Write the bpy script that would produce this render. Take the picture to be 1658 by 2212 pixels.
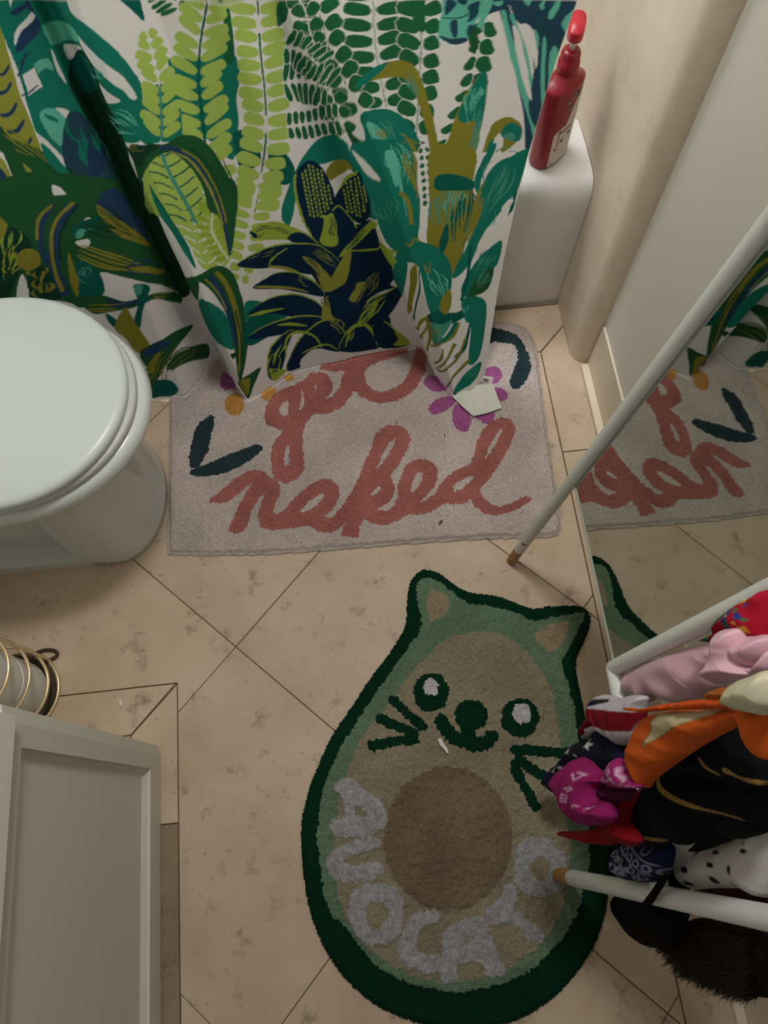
import bpy, bmesh, math, random
import numpy as np
from mathutils import Vector, Matrix

random.seed(4); rng = np.random.default_rng(4)
S = bpy.context.scene
for o in list(bpy.data.objects): bpy.data.objects.remove(o)
COL = S.collection

# ---------------------------------------------------------------- camera
PW, PH, FPX, CH = 1658., 2212., 1634.7, 1.42        # photo size, focal length in px, camera height
R = np.array([[0.99408297, 0.10489075, -0.02823095],
              [-0.1079626, 0.92545719, -0.36314331],
              [-0.01196384, 0.36404247, 0.93130551]])  # world <- camera
CP = np.array([0, 0, CH])
cd = bpy.data.cameras.new('camera'); cam = bpy.data.objects.new('camera', cd); COL.objects.link(cam)
cd.sensor_fit = 'VERTICAL'; cd.sensor_height = 36; cd.lens = FPX / PH * 36; cd.clip_start = .02
M4 = Matrix([list(R[i]) + [float(CP[i])] for i in range(3)] + [[0, 0, 0, 1]]); cam.matrix_world = M4
S.camera = cam

# ---------------------------------------------------------------- light
w = bpy.data.worlds.new('world'); S.world = w; w.use_nodes = True
w.node_tree.nodes['Background'].inputs[0].default_value = (.55, .62, .70, 1)
w.node_tree.nodes['Background'].inputs[1].default_value = .17
def area(name, loc, size, energy, col, target):
    l = bpy.data.lights.new(name, 'AREA'); l.shape = 'DISK'; l.size = size; l.energy = energy; l.color = col
    o = bpy.data.objects.new(name, l); COL.objects.link(o); o.location = loc
    d = Vector(target) - Vector(loc); o.rotation_euler = d.to_track_quat('-Z', 'Y').to_euler(); return o
area('ceiling_light', (.12, .78, 2.36), .26, 17.5, (1, .975, .94), (.12, .78, 0))
wl_ = area('window_daylight', (-.15, 1.69, 1.75), .8, 30.0, (.93, .97, 1.0), (-.05, .6, .2)); wl_.data.shape = 'RECTANGLE'; wl_.data.size = .9; wl_.data.size_y = .7
S.view_settings.view_transform = 'Standard'; S.view_settings.look = 'None'
S.view_settings.gamma = 1; S.view_settings.use_curve_mapping = False
S.view_settings.exposure = 0.0

# ---------------------------------------------------------------- helpers
def ray(p):
    v = np.array([p[0] - PW / 2, -(p[1] - PH / 2), -FPX]); return R @ (v / np.linalg.norm(v))
def fl(p, z=0.):                                     # pixel -> point at height z
    r = ray(p); t = (z - CH) / r[2]; return CP + r * t
def pl(p, n, d):                                     # pixel -> point on plane n.x = d
    r = ray(p); n = np.array(n, float); return CP + r * ((d - n @ CP) / (n @ r))
def proj(P):
    v = (np.asarray(P, float) - CP) @ R
    return np.stack([PW / 2 + FPX * v[..., 0] / -v[..., 2], PH / 2 - FPX * v[..., 1] / -v[..., 2]], -1)
def crop(ox, oy, k): return lambda *pts: [(ox + x / k, oy + y / k) for x, y in pts]
def lin(c):
    c = np.array(c, float) / 255.; return np.where(c <= .04045, c / 12.92, ((c + .055) / 1.055) ** 2.4)
def rgba(c): return tuple(lin(c)) + (1.,)

def mat(name, col, rough=.6, spec=.4, var=0., vscale=8., bump=0., bscale=200., metal=0., attr=None, sheen=0., trans=None, col2=None, detail=4.):
    m = bpy.data.materials.new(name); m.use_nodes = True; nt = m.node_tree; N = nt.nodes; L = nt.links
    b = N['Principled BSDF']; b.inputs['Roughness'].default_value = rough; b.inputs['Metallic'].default_value = metal
    b.inputs['Specular IOR Level'].default_value = spec
    if sheen: b.inputs['Sheen Weight'].default_value = sheen
    tc = N.new('ShaderNodeTexCoord')
    out = None
    if attr:
        a = N.new('ShaderNodeVertexColor'); a.layer_name = attr; out = a.outputs['Color']
    else:
        b.inputs['Base Color'].default_value = rgba(col)
    if var or col2 is not None:
        n = N.new('ShaderNodeTexNoise'); n.inputs['Scale'].default_value = vscale; n.inputs['Detail'].default_value = detail
        L.new(tc.outputs['Object'], n.inputs['Vector'])
        rp = N.new('ShaderNodeValToRGB'); rp.color_ramp.elements[0].position = .3; rp.color_ramp.elements[1].position = .7
        mx = N.new('ShaderNodeMix'); mx.data_type = 'RGBA'
        L.new(n.outputs['Fac'], rp.inputs['Fac'])
        if col2 is not None:
            L.new(rp.outputs['Color'], mx.inputs['Factor'])
            if out: L.new(out, mx.inputs[6])
            else: mx.inputs[6].default_value = rgba(col)
            mx.inputs[7].default_value = rgba(col2)
        else:
            rp.color_ramp.elements[0].color = (1 - var, 1 - var, 1 - var, 1); rp.color_ramp.elements[1].color = (1, 1, 1, 1)
            mx.blend_type = 'MULTIPLY'; mx.inputs['Factor'].default_value = 1
            if out: L.new(out, mx.inputs[6])
            else: mx.inputs[6].default_value = rgba(col)
            L.new(rp.outputs['Color'], mx.inputs[7])
        out = mx.outputs[2]
    if out: L.new(out, b.inputs['Base Color'])
    if bump:
        n2 = N.new('ShaderNodeTexNoise'); n2.inputs['Scale'].default_value = bscale; n2.inputs['Detail'].default_value = 3
        L.new(tc.outputs['Object'], n2.inputs['Vector'])
        bp = N.new('ShaderNodeBump'); bp.inputs['Strength'].default_value = bump; bp.inputs['Distance'].default_value = .002
        L.new(n2.outputs['Fac'], bp.inputs['Height']); L.new(bp.outputs['Normal'], b.inputs['Normal'])
    return m

def link(o, parent=None):
    COL.objects.link(o)
    if parent is not None: o.parent = parent
    return o
def tag(o, label=None, cat=None, group=None, kind=None):
    if label: o['label'] = label
    if cat: o['category'] = cat
    if group: o['group'] = group
    if kind: o['kind'] = kind
    return o
def empty(name, loc=(0, 0, 0), **k):
    o = bpy.data.objects.new(name, None); o.location = loc; o.empty_display_size = .05; link(o)
    bpy.context.view_layer.update(); return tag(o, **k)
def mesh(name, V, F, m, parent=None, smooth=True, cols=None):
    me = bpy.data.meshes.new(name)
    off = np.array(parent.location) if parent is not None else np.zeros(3)
    if parent is not None and parent.parent is not None: off = off + np.array(parent.parent.location)
    V = np.asarray(V, float) - off
    if isinstance(F, np.ndarray) and F.ndim == 2:
        k = F.shape[1]; n = len(F)
        me.vertices.add(len(V)); me.vertices.foreach_set('co', V.ravel().astype(np.float32))
        me.loops.add(n * k); me.loops.foreach_set('vertex_index', F.ravel().astype(np.int32))
        me.polygons.add(n); me.polygons.foreach_set('loop_start', np.arange(0, n * k, k, dtype=np.int32))
        me.update(calc_edges=True)
    else: me.from_pydata([tuple(v) for v in V], [], [list(f) for f in F]); me.update()
    me.polygons.foreach_set('use_smooth', np.full(len(me.polygons), smooth)); me.materials.append(m)
    if cols is not None:
        a = me.color_attributes.new('print', 'FLOAT_COLOR', 'POINT')
        a.data.foreach_set('color', np.concatenate([cols, np.ones((len(cols), 1))], 1).ravel().astype(np.float32))
    me.validate(); o = bpy.data.objects.new(name, me); return link(o, parent)
def from_bm(name, bm, m, parent=None, smooth=True, bevel=0., seg=2):
    if bevel: bmesh.ops.bevel(bm, geom=[e for e in bm.edges if e.is_manifold and e.calc_face_angle(0) > .5], offset=bevel, segments=seg, affect='EDGES', profile=.5)
    bmesh.ops.recalc_face_normals(bm, faces=bm.faces)
    me = bpy.data.meshes.new(name); bm.to_mesh(me); bm.free()
    off = Vector(parent.location) if parent is not None else Vector()
    if parent is not None and parent.parent is not None: off += parent.parent.location
    me.transform(Matrix.Translation(-off))
    for p in me.polygons: p.use_smooth = smooth
    me.materials.append(m); o = bpy.data.objects.new(name, me); link(o, parent)
    if smooth: me.set_sharp_from_angle(angle=math.radians(38))
    return o
def box(bm, a, b):
    x0, y0, z0 = a; x1, y1, z1 = b
    v = [bm.verts.new(p) for p in [(x0, y0, z0), (x1, y0, z0), (x1, y1, z0), (x0, y1, z0), (x0, y0, z1), (x1, y0, z1), (x1, y1, z1), (x0, y1, z1)]]
    for f in [(0, 3, 2, 1), (4, 5, 6, 7), (0, 1, 5, 4), (1, 2, 6, 5), (2, 3, 7, 6), (3, 0, 4, 7)]: bm.faces.new([v[i] for i in f])
def boxo(name, a, b, m, parent=None, bevel=.002, smooth=True):
    bm = bmesh.new(); box(bm, a, b); return from_bm(name, bm, m, parent, smooth, bevel)
def prism(bm, poly, z0, z1):
    a = [bm.verts.new((p[0], p[1], z0)) for p in poly]; b = [bm.verts.new((p[0], p[1], z1)) for p in poly]
    n = len(poly); bm.faces.new(a[::-1]); bm.faces.new(b)
    for i in range(n): bm.faces.new([a[i], a[(i + 1) % n], b[(i + 1) % n], b[i]])
def loft(rings, cap=True):                            # rings: list of (n,3)
    n = len(rings[0]); V = np.concatenate(rings); F = []
    for k in range(len(rings) - 1):
        for i in range(n): F.append((k * n + i, k * n + (i + 1) % n, (k + 1) * n + (i + 1) % n, (k + 1) * n + i))
    if cap: F.append(tuple(range(n))[::-1]); F.append(tuple(range((len(rings) - 1) * n, len(rings) * n)))
    return V, F
def sharp(o, ang=38):
    o.data.set_sharp_from_angle(angle=math.radians(ang)); return o
def tube(name, pts, r, m, parent=None, seg=20, closed=False, cap=True):
    pts = np.array(pts, float); n = len(pts); rs = np.broadcast_to(np.asarray(r, float), (n,)); rings = []
    up = None
    for i in range(n):
        t = pts[(i + 1) % n] - pts[i - 1] if closed else pts[min(i + 1, n - 1)] - pts[max(i - 1, 0)]
        t /= np.linalg.norm(t)
        if up is None: up = np.array([0, 0, 1.]) if abs(t[2]) < .9 else np.array([0, 1., 0])
        a = np.cross(t, up); a /= np.linalg.norm(a); b = np.cross(a, t); up = b
        th = np.linspace(0, 2 * np.pi, seg, endpoint=False)
        rings.append(pts[i] + rs[i] * (np.cos(th)[:, None] * a + np.sin(th)[:, None] * b))
    if closed: rings.append(rings[0])
    V, F = loft(rings, cap and not closed); return sharp(mesh(name, V, F, m, parent), 50)
def vnoise(X, Y, s, seed=0):                          # smooth value noise, 0..1
    X = X / s + 500; Y = Y / s + 500; i = np.floor(X).astype(int); j = np.floor(Y).astype(int); u = X - i; v = Y - j
    u = u * u * (3 - 2 * u); v = v * v * (3 - 2 * v)
    def h(a, b):
        q = np.sin(a * 127.1 + b * 311.7 + seed * 74.7) * 43758.5453; return q - np.floor(q)
    return (h(i, j) * (1 - u) + h(i + 1, j) * u) * (1 - v) + (h(i, j + 1) * (1 - u) + h(i + 1, j + 1) * u) * v
def pmask(X, Y, P):
    P = np.asarray(P, float)[:, :2]; x0, y0 = P.min(0); x1, y1 = P.max(0)
    out = np.zeros(X.shape, bool); q = (X >= x0) & (X <= x1) & (Y >= y0) & (Y <= y1)
    if not q.any(): return out
    x = X[q]; y = Y[q]; c = np.zeros(x.shape, bool)
    for (ax, ay), (bx, by) in zip(P, np.roll(P, -1, 0)):
        if ay == by: continue
        t = (ay > y) != (by > y); c ^= t & (x < (bx - ax) * (y - ay) / (by - ay) + ax)
    out[q] = c; return out
def sdist(X, Y, P, closed=False):
    P = np.asarray(P, float)[:, :2]; d = np.full(X.shape, 1e9)
    seq = list(zip(P, np.roll(P, -1, 0))) if closed else list(zip(P[:-1], P[1:]))
    for a, b in seq:
        ab = b - a; l = ab @ ab + 1e-12; t = np.clip(((X - a[0]) * ab[0] + (Y - a[1]) * ab[1]) / l, 0, 1)
        d = np.minimum(d, (X - a[0] - t * ab[0]) ** 2 + (Y - a[1] - t * ab[1]) ** 2)
    return np.sqrt(d)
def smooth_curve(P, n=6, closed=False):               # Catmull-Rom
    P = np.asarray(P, float); k = len(P); out = []
    rngk = range(k) if closed else range(k - 1)
    for i in rngk:
        if closed: p0, p1, p2, p3 = P[i - 1], P[i], P[(i + 1) % k], P[(i + 2) % k]
        else: p0, p1, p2, p3 = P[max(i - 1, 0)], P[i], P[i + 1], P[min(i + 2, k - 1)]
        for t in np.linspace(0, 1, n, endpoint=False):
            out.append(.5 * (2 * p1 + (p2 - p0) * t + (2 * p0 - 5 * p1 + 4 * p2 - p3) * t * t + (3 * p1 - p0 - 3 * p2 + p3) * t ** 3))
    if not closed: out.append(P[-1])
    return np.array(out)
def ell(cx, cy, rx, ry, n=28, rot=0.):
    t = np.linspace(0, 2 * np.pi, n, endpoint=False); x = rx * np.cos(t); y = ry * np.sin(t)
    return [(cx + a * math.cos(rot) - b * math.sin(rot), cy + a * math.sin(rot) + b * math.cos(rot)) for a, b in zip(x, y)]

# ---------------------------------------------------------------- materials of the setting
def travertine(name, a, b, dirt, stain=.8):
    m = bpy.data.materials.new(name); m.use_nodes = True; nt = m.node_tree; N = nt.nodes; L = nt.links; B = N['Principled BSDF']
    tc = N.new('ShaderNodeTexCoord'); oi = N.new('ShaderNodeObjectInfo')
    n1 = N.new('ShaderNodeTexNoise'); n1.inputs['Scale'].default_value = 7; n1.inputs['Detail'].default_value = 6; n1.inputs['Roughness'].default_value = .62
    L.new(tc.outputs['Object'], n1.inputs['Vector'])
    r1 = N.new('ShaderNodeValToRGB'); r1.color_ramp.elements[0].position = .34; r1.color_ramp.elements[1].position = .68
    r1.color_ramp.elements[0].color = rgba(a); r1.color_ramp.elements[1].color = rgba(b); L.new(n1.outputs['Fac'], r1.inputs['Fac'])
    # dark brown blotches
    n2 = N.new('ShaderNodeTexNoise'); n2.inputs['Scale'].default_value = 19; n2.inputs['Detail'].default_value = 8; n2.inputs['Roughness'].default_value = .7
    L.new(tc.outputs['Object'], n2.inputs['Vector'])
    r2 = N.new('ShaderNodeValToRGB'); r2.color_ramp.elements[0].position = .56; r2.color_ramp.elements[1].position = .70
    L.new(n2.outputs['Fac'], r2.inputs['Fac'])
    mu = N.new('ShaderNodeMath'); mu.operation = 'MULTIPLY'; mu.inputs[1].default_value = stain; L.new(r2.outputs['Color'], mu.inputs[0])
    m1 = N.new('ShaderNodeMix'); m1.data_type = 'RGBA'; L.new(mu.outputs[0], m1.inputs['Factor']); L.new(r1.outputs['Color'], m1.inputs[6]); m1.inputs[7].default_value = rgba(dirt)
    # small pits
    vo = N.new('ShaderNodeTexNoise'); vo.inputs['Scale'].default_value = 95; vo.inputs['Detail'].default_value = 3
    L.new(tc.outputs['Object'], vo.inputs['Vector'])
    r3 = N.new('ShaderNodeValToRGB'); r3.color_ramp.elements[0].position = .66; r3.color_ramp.elements[1].position = .74; L.new(vo.outputs['Fac'], r3.inputs['Fac'])
    mq = N.new('ShaderNodeMath'); mq.operation = 'MULTIPLY'; mq.inputs[1].default_value = stain * .7; L.new(r3.outputs['Color'], mq.inputs[0])
    m2 = N.new('ShaderNodeMix'); m2.data_type = 'RGBA'; L.new(mq.outputs[0], m2.inputs['Factor']); L.new(m1.outputs[2], m2.inputs[6]); m2.inputs[7].default_value = rgba(dirt)
    hs = N.new('ShaderNodeHueSaturation'); mr = N.new('ShaderNodeMapRange'); mr.inputs['To Min'].default_value = .93; mr.inputs['To Max'].default_value = 1.05
    L.new(oi.outputs['Random'], mr.inputs['Value']); L.new(mr.outputs[0], hs.inputs['Value']); L.new(m2.outputs[2], hs.inputs['Color'])
    L.new(hs.outputs['Color'], B.inputs['Base Color']); B.inputs['Roughness'].default_value = .5; B.inputs['Specular IOR Level'].default_value = .3
    bp = N.new('ShaderNodeBump'); bp.inputs['Strength'].default_value = .25; bp.inputs['Distance'].default_value = .0015; bp.invert = True
    L.new(r3.outputs['Color'], bp.inputs['Height']); L.new(bp.outputs['Normal'], B.inputs['Normal']); return m
M_tile = travertine('travertine_tile', (186, 163, 139), (204, 184, 161), (128, 108, 90))
M_grout = mat('grout', (96, 78, 62), .9)
M_stone = travertine('limestone_panel', (214, 197, 176), (226, 212, 193), (176, 154, 130), .3)
M_paint = mat('white_paint', (222, 218, 208), .55, var=.04, vscale=3, bump=.05, bscale=300)
M_base = mat('baseboard_paint', (222, 208, 186), .5, var=.05, vscale=12)
M_porc = mat('porcelain', (216, 221, 219), .12, .5)
M_seat = mat('seat_plastic', (211, 218, 216), .3, .4, bump=.02, bscale=120)
M_tub = mat('tub_enamel', (228, 226, 224), .22, .5)
M_cab = mat('cabinet_paint', (206, 204, 194), .5, var=.03, vscale=5)
M_wht = mat('white_tube', (226, 228, 226), .38, .4)
M_wood = mat('wooden_tip', (178, 124, 62), .5, var=.25, vscale=60)
M_gold = mat('gold_wire', (226, 204, 166), .32, metal=.7)
M_paper = mat('paper_roll', (222, 222, 216), .9, var=.05, vscale=30, bump=.15, bscale=150)
M_dark = mat('dark_foot', (62, 50, 34), .6)

# ---------------------------------------------------------------- floor and tiles
floor = boxo('floor', (-1.12, -1.6, -.03), (.56, 1.9, -.0025), M_grout, bevel=0, smooth=False); tag(floor, kind='structure')
def clip(poly, a, b, c):                              # keep a*x+b*y <= c
    out = []
    for p, q in zip(poly, poly[1:] + poly[:1]):
        dp = a * p[0] + b * p[1] - c; dq = a * q[0] + b * q[1] - c
        if dp <= 0: out.append(p)
        if dp * dq < 0:
            t = dp / (dp - dq); out.append((p[0] + t * (q[0] - p[0]), p[1] + t * (q[1] - p[1])))
    return out
G = .0011
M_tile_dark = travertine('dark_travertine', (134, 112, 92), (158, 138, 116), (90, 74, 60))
def tile(polys, m=None):
    polys = [p for p in polys if len(p) > 2 and abs(sum(a[0] * b[1] - b[0] * a[1] for a, b in zip(p, p[1:] + p[:1]))) > 2e-4]
    if not polys: return
    bm = bmesh.new()
    for p in polys: prism(bm, p, -.012, 0)
    bmesh.ops.recalc_face_normals(bm, faces=bm.faces)
    if len(polys) == 1:
        bmesh.ops.bevel(bm, geom=[e for e in bm.edges if all(abs(v.co.z) < 1e-6 for v in e.verts)], offset=.0009, segments=1, affect='EDGES')
    from_bm('tile', bm, m or M_tile, floor, False)
BIG = [(-3, -3), (3, -3), (3, 3), (-3, 3)]
L0, M0, ST = .049, .578, .6646                        # joints x+y = L0+i*ST and y-x = M0+j*ST
XL, XR, YT, YC, XC, YF = -.375, .425, .89, .258, -.46, -1.55
for i in range(-4, 4):
    for j in range(-4, 5):
        p = clip(BIG, 1, 1, L0 + (i + 1) * ST - G); p = clip(p, -1, -1, -(L0 + i * ST) - G)
        p = clip(p, -1, 1, M0 + (j + 1) * ST - G); p = clip(p, 1, -1, -(M0 + j * ST) - G)
        p = clip(p, 1, 0, XR - G); p = clip(p, 0, 1, YT - G); p = clip(p, 0, -1, -YF); p = clip(p, -1, 0, 1.08)
        if len(p) < 3: continue
        up = clip(p, 0, -1, -YC); lo = clip(clip(p, 0, 1, YC), -1, 0, -XL - G)
        wl = clip(up, 1, 0, XL); wr = clip(up, -1, 0, -XL); wl = clip(wl, 0, -1, -YC - G)
        if min(q[0] for q in p) > XL or min(q[1] for q in p) > YC: tile([p])
        else: tile([q for q in (wl, wr, lo)])
def strip(poly_fn, cuts): pass
ys = [YF, -.98, -.303, .10, .645, YT]                 # right border strip
for a, b in zip(ys[:-1], ys[1:]):
    p = [(XR + G, a + G), (.53, a + G), (.53, (b if b < YT else YT + .105) - G), (XR + G, b - G)]
    tile([p])
xs = [-1.08, -.62, -.16, .3, XR]                      # border strip along the bathtub
for a, b in zip(xs[:-1], xs[1:]):
    tile([[(a + G, YT + G), (b - G, YT + G), ((b if b < XR else XR + .125) - G, 1.014), (a + G, 1.014)]])
ys = [YF, -.9, -.44, .016, YC]                        # border strip in front of the vanity
for a, b in zip(ys[:-1], ys[1:]):
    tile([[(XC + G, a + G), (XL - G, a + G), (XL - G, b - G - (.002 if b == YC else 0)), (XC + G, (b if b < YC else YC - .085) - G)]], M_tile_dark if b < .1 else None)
for a, b in [(-1.08, -.76), (-.76, XL)]:
    tile([[(a + G, YC - .085 + G), ((b if b < XL else XC) - G, YC - .085 + G), (b - G - (.003 if b == XL else 0), YC - G), (a + G, YC - G)]])
tile([[(-1.08, YF), (XC - G, YF), (XC - G, YC - .085 - G), (-1.08, YC - .085 - G)]])

# ---------------------------------------------------------------- walls
tag(boxo('wall_right', (.522, -1.6, 0), (.60, .90, 2.4), M_paint, bevel=0, smooth=False), kind='structure')
tag(boxo('wall_left', (-1.14, -1.6, 0), (-1.08, 1.9, 2.4), M_paint, bevel=0, smooth=False), kind='structure')
tag(boxo('wall_back', (-1.14, 1.72, 0), (.60, 1.80, 2.4), M_stone, bevel=0, smooth=False), kind='structure')
tag(boxo('ceiling', (-1.14, -1.6, 2.4), (.60, 1.9, 2.46), M_paint, bevel=0, smooth=False), kind='structure')
win = boxo('window_1', (-.66, 1.712, 1.36), (.36, 1.719, 2.14), mat('frosted_pane', (214, 222, 226), .4), bevel=0, smooth=False); tag(win, kind='structure')
for a, b in [((-.70, 1.70, 1.32), (-.66, 1.72, 2.18)), ((.36, 1.70, 1.32), (.40, 1.72, 2.18)), ((-.66, 1.70, 1.32), (.36, 1.72, 1.36)), ((-.66, 1.70, 2.14), (.36, 1.72, 2.18))]: boxo('window_frame', a, b, M_paint, win, .003)
bm = bmesh.new()                                      # stone clad end of the bath alcove with a rounded edge
pts = [(.600, 1.75), (.4855, 1.75), (.4855, .885)]
for t in np.linspace(0, 1, 9)[1:]:
    a = t * math.pi / 2; pts.append((.4855 + .038 * (1 - math.cos(a)), .885 - .036 * math.sin(a)))
pts += [(.60, .849)]
prism(bm, pts[::-1], 0, 2.4); o = from_bm('wall_stone_panel', bm, M_stone, bevel=0); tag(o, kind='structure')
bm = bmesh.new(); box(bm, (.517, -1.6, 0), (.5215, .845, .14))
tag(from_bm('baseboard_right', bm, M_base, bevel=.001), kind='structure')
boxo('quarter_round', (.501, -1.6, 0), (.5165, .84, .014), M_base, bpy.data.objects['baseboard_right'], .003)

# ---------------------------------------------------------------- bathtub
TZ = .352
tub = empty('bathtub', (-.3, 1.35, 0), label='white enamel bathtub with rounded rim behind the leafy curtain', cat='bathtub')
prof = [(1.018, 0.0), (1.016, .1), (1.0145, .2), (1.0135, .29), (1.014, .315), (1.019, .335), (1.030, .348), (1.045, TZ), (1.12, TZ), (1.17, TZ - .002), (1.185, TZ - .012), (1.195, TZ - .04), (1.23, .10), (1.27, .07), (1.50, .07), (1.55, .10), (1.58, TZ - .04), (1.60, TZ), (1.70, TZ), (1.715, TZ - .01), (1.715, 0.)]
V = []; F = []
xs = [-1.075, .4845]; n = len(prof)
for x in xs: V += [(x, a, b) for a, b in prof]
for i in range(n - 1): F.append((i, i + 1, n + i + 1, n + i))
F.append((0, n - 1, 2 * n - 1, n)); F.append(tuple(range(n))); F.append(tuple(range(n, 2 * n))[::-1])
o = sharp(mesh('tub_shell', V, F, M_tub, tub), 60)
boxo('caulk_line', (-1.07, 1.008, 0), (.4845, 1.0175, .003), mat('caulk', (120, 108, 92), .8), tub, .001)

# ---------------------------------------------------------------- toilet
toi = empty('toilet', (-.62, .645, 0), label='white porcelain toilet with closed lid beside the lettered mat', cat='toilet')
TY = .645
def egg(front, back, hw, z, n=64, ex=2.15, yc=TY):
    cx = (front + back) / 2 + .02; t = np.linspace(0, 2 * np.pi, n, endpoint=False); c = np.cos(t); s = np.sin(t)
    rx = np.where(c > 0, front - cx, cx - back); e = np.where(c > 0, 2., 2.6)
    x = cx + rx * np.sign(c) * np.abs(c) ** (2 / e); y = yc + hw * np.sign(s) * np.abs(s) ** (2 / e)
    return np.stack([x, y, np.full(n, z)], 1)
B = -.80
V, F = loft([egg(-.40, B, .13, .30), egg(-.345, B, .168, .325), egg(-.322, B, .184, .345), egg(-.315, B, .190, .362), egg(-.318, B, .188, .374), egg(-.324, B, .184, .3815), egg(-.335, B, .175, .383)])
mesh('bowl', V, F, M_porc, toi)
V, F = loft([egg(-.391, -.62, .142, 0), egg(-.392, -.62, .141, .018), egg(-.397, -.62, .136, .06), egg(-.402, -.62, .130, .14), egg(-.404, -.62, .127, .22), egg(-.398, -.64, .130, .27), egg(-.375, -.66, .148, .31), egg(-.345, -.70, .166, .33)])
mesh('pedestal', V, F, M_porc, toi)
bm = bmesh.new(); box(bm, (-1.0, TY - .085, 0), (-.56, TY + .085, .33)); from_bm('trapway', bm, M_porc, toi, bevel=.02, seg=3)
bm = bmesh.new(); box(bm, (-1.0, TY - .138, 0), (-.53, TY + .138, .03)); from_bm('foot_flange', bm, M_porc, toi, bevel=.012, seg=3)
V, F = loft([egg(-.3325, B + .02, .1805, .3835), egg(-.330, B + .02, .183, .390), egg(-.331, B + .02, .182, .396), egg(-.333, B + .02, .1805, .3985)])
mesh('seat', V, F, mat('seat_ring_plastic', (206, 207, 204), .35), toi)
V, F = loft([egg(-.341, B + .03, .183, .3990), egg(-.339, B + .03, .185, .405), egg(-.338, B + .03, .186, .4125), egg(-.342, B + .03, .183, .4175), egg(-.350, B + .03, .177, .4200), egg(-.395, B + .08, .14, .4220), egg(-.402, B + .088, .134, .4230), egg(-.45, B + .14, .10, .4235)])
mesh('lid', V, F, M_seat, toi)
for s in (-1, 1): boxo('hinge', (-.80, TY + s * .075 - .02, .384), (-.765, TY + s * .075 + .02, .412), M_seat, toi, .005)
boxo('tank', (-1.06, TY - .21, .38), (-.865, TY + .21, .74), M_porc, toi, .02); boxo('tank_lid', (-1.07, TY - .22, .742), (-.855, TY + .22, .775), M_porc, toi, .01)
tube('flush_handle', [(-.862, TY + .15, .69), (-.845, TY + .15, .69), (-.842, TY + .09, .685)], .006, mat('chrome', (200, 200, 200), .15, metal=1), toi)

# ---------------------------------------------------------------- vanity cabinet
van = empty('vanity_cabinet', (-.72, -.2, 0), label='pale grey vanity cabinet with recessed panel door and white top', cat='cabinet')
VX, VY = -.405, .152
boxo('body', (-1.078, -.95, .0), (VX - .021, VY, .588), M_cab, van, .003)
def shaker(y0, y1, z0, z1):
    d = empty('door', (VX, (y0 + y1) / 2, (z0 + z1) / 2)); d.location = Vector((VX, (y0 + y1) / 2, (z0 + z1) / 2)) - van.location; d.parent = van
    sw = .044
    boxo('stile', (VX - .02, y0, z0), (VX, y0 + sw, z1), M_cab, d, .0025); bm = bmesh.new(); prism(bm, [(VX - .02, y1 - sw), (VX, y1 - sw), (VX, y1 - .019), (VX - .005, y1 - .002), (VX - .009, y1), (VX - .02, y1)], z0, z1); from_bm('stile', bm, M_cab, d, False)
    boxo('rail', (VX - .02, y0 + sw, z1 - sw), (VX, y1 - sw, z1), M_cab, d, .0025); boxo('rail', (VX - .02, y0 + sw, z0), (VX, y1 - sw, z0 + .060), M_cab, d, .0025)
    boxo('panel', (VX - .02, y0 + sw, z0 + .06), (VX - .012, y1 - sw, z1 - sw), M_cab, d, .0)
    bm = bmesh.new()                                   # sloping bead round the panel
    a = [(VX - .012, y0 + sw + .010, z0 + .06 + .010), (VX - .012, y1 - sw - .010, z0 + .07), (VX - .012, y1 - sw - .010, z1 - sw - .01), (VX - .012, y0 + sw + .010, z1 - sw - .01)]
    b = [(VX - .004, y0 + sw, z0 + .06), (VX - .004, y1 - sw, z0 + .06), (VX - .004, y1 - sw, z1 - sw), (VX - .004, y0 + sw, z1 - sw)]
    av = [bm.verts.new(p) for p in a]; bv = [bm.verts.new(p) for p in b]
    for i in range(4): bm.faces.new([av[i], av[(i + 1) % 4], bv[(i + 1) % 4], bv[i]])
    from_bm('bead', bm, M_cab, d, False)
shaker(-.395, VY - .001, .004, .588); shaker(-.945, -.400, .004, .588)
bm = bmesh.new(); box(bm, (-1.078, -.96, .590), (-.392, .135, .625)); from_bm('countertop', bm, mat('counter_white', (232, 230, 228), .3), van, bevel=.006)

# ---------------------------------------------------------------- toilet paper stand with gold rings
hx, hy, hr = -.668, .272, .075
hold = empty('toilet_paper_stand', (hx, hy, 0), label='gold wire toilet paper stand beside the vanity cabinet', cat='paper holder')
th = np.linspace(0, 2 * np.pi, 56, endpoint=False)
for z in (.004, .05, .125, .2, .275): tube('ring', [(hx + hr * math.cos(a), hy + hr * math.sin(a), z) for a in th], .0032, M_gold, hold, 10, True)
for a in (.75, 2.3, 3.9, 5.5): tube('upright', [(hx + (hr + .003) * math.cos(a), hy + (hr + .003) * math.sin(a), z) for z in (.003, .15, .3)], .0028, M_gold, hold, 8)
tube('base_disc', [(hx, hy, .0005), (hx, hy, .004)], .070, M_dark, hold, 40)
tube('foot_loop', [(hx + .048 + .022 * math.cos(a), hy + .064 + .010 * math.sin(a), .005) for a in th], .0032, M_dark, hold, 8, True)
for k, zz in enumerate((.006, .108)):
    rings = []
    for r_, z_ in [(.018, .1), (.018, .0), (.052, 0), (.056, .003), (.056, .097), (.052, .1), (.018, .1)]:
        rings.append(np.stack([hx + r_ * np.cos(th), hy + r_ * np.sin(th), np.full(56, zz + z_)], 1))
    V, F = loft(rings, False); o = sharp(mesh('toilet_roll', V, F, M_paper), 50)
    tag(o, ['white toilet roll at the bottom of the gold stand', 'white toilet roll on top in the gold stand'][k], 'toilet roll', 'rolls in the gold stand')

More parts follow.
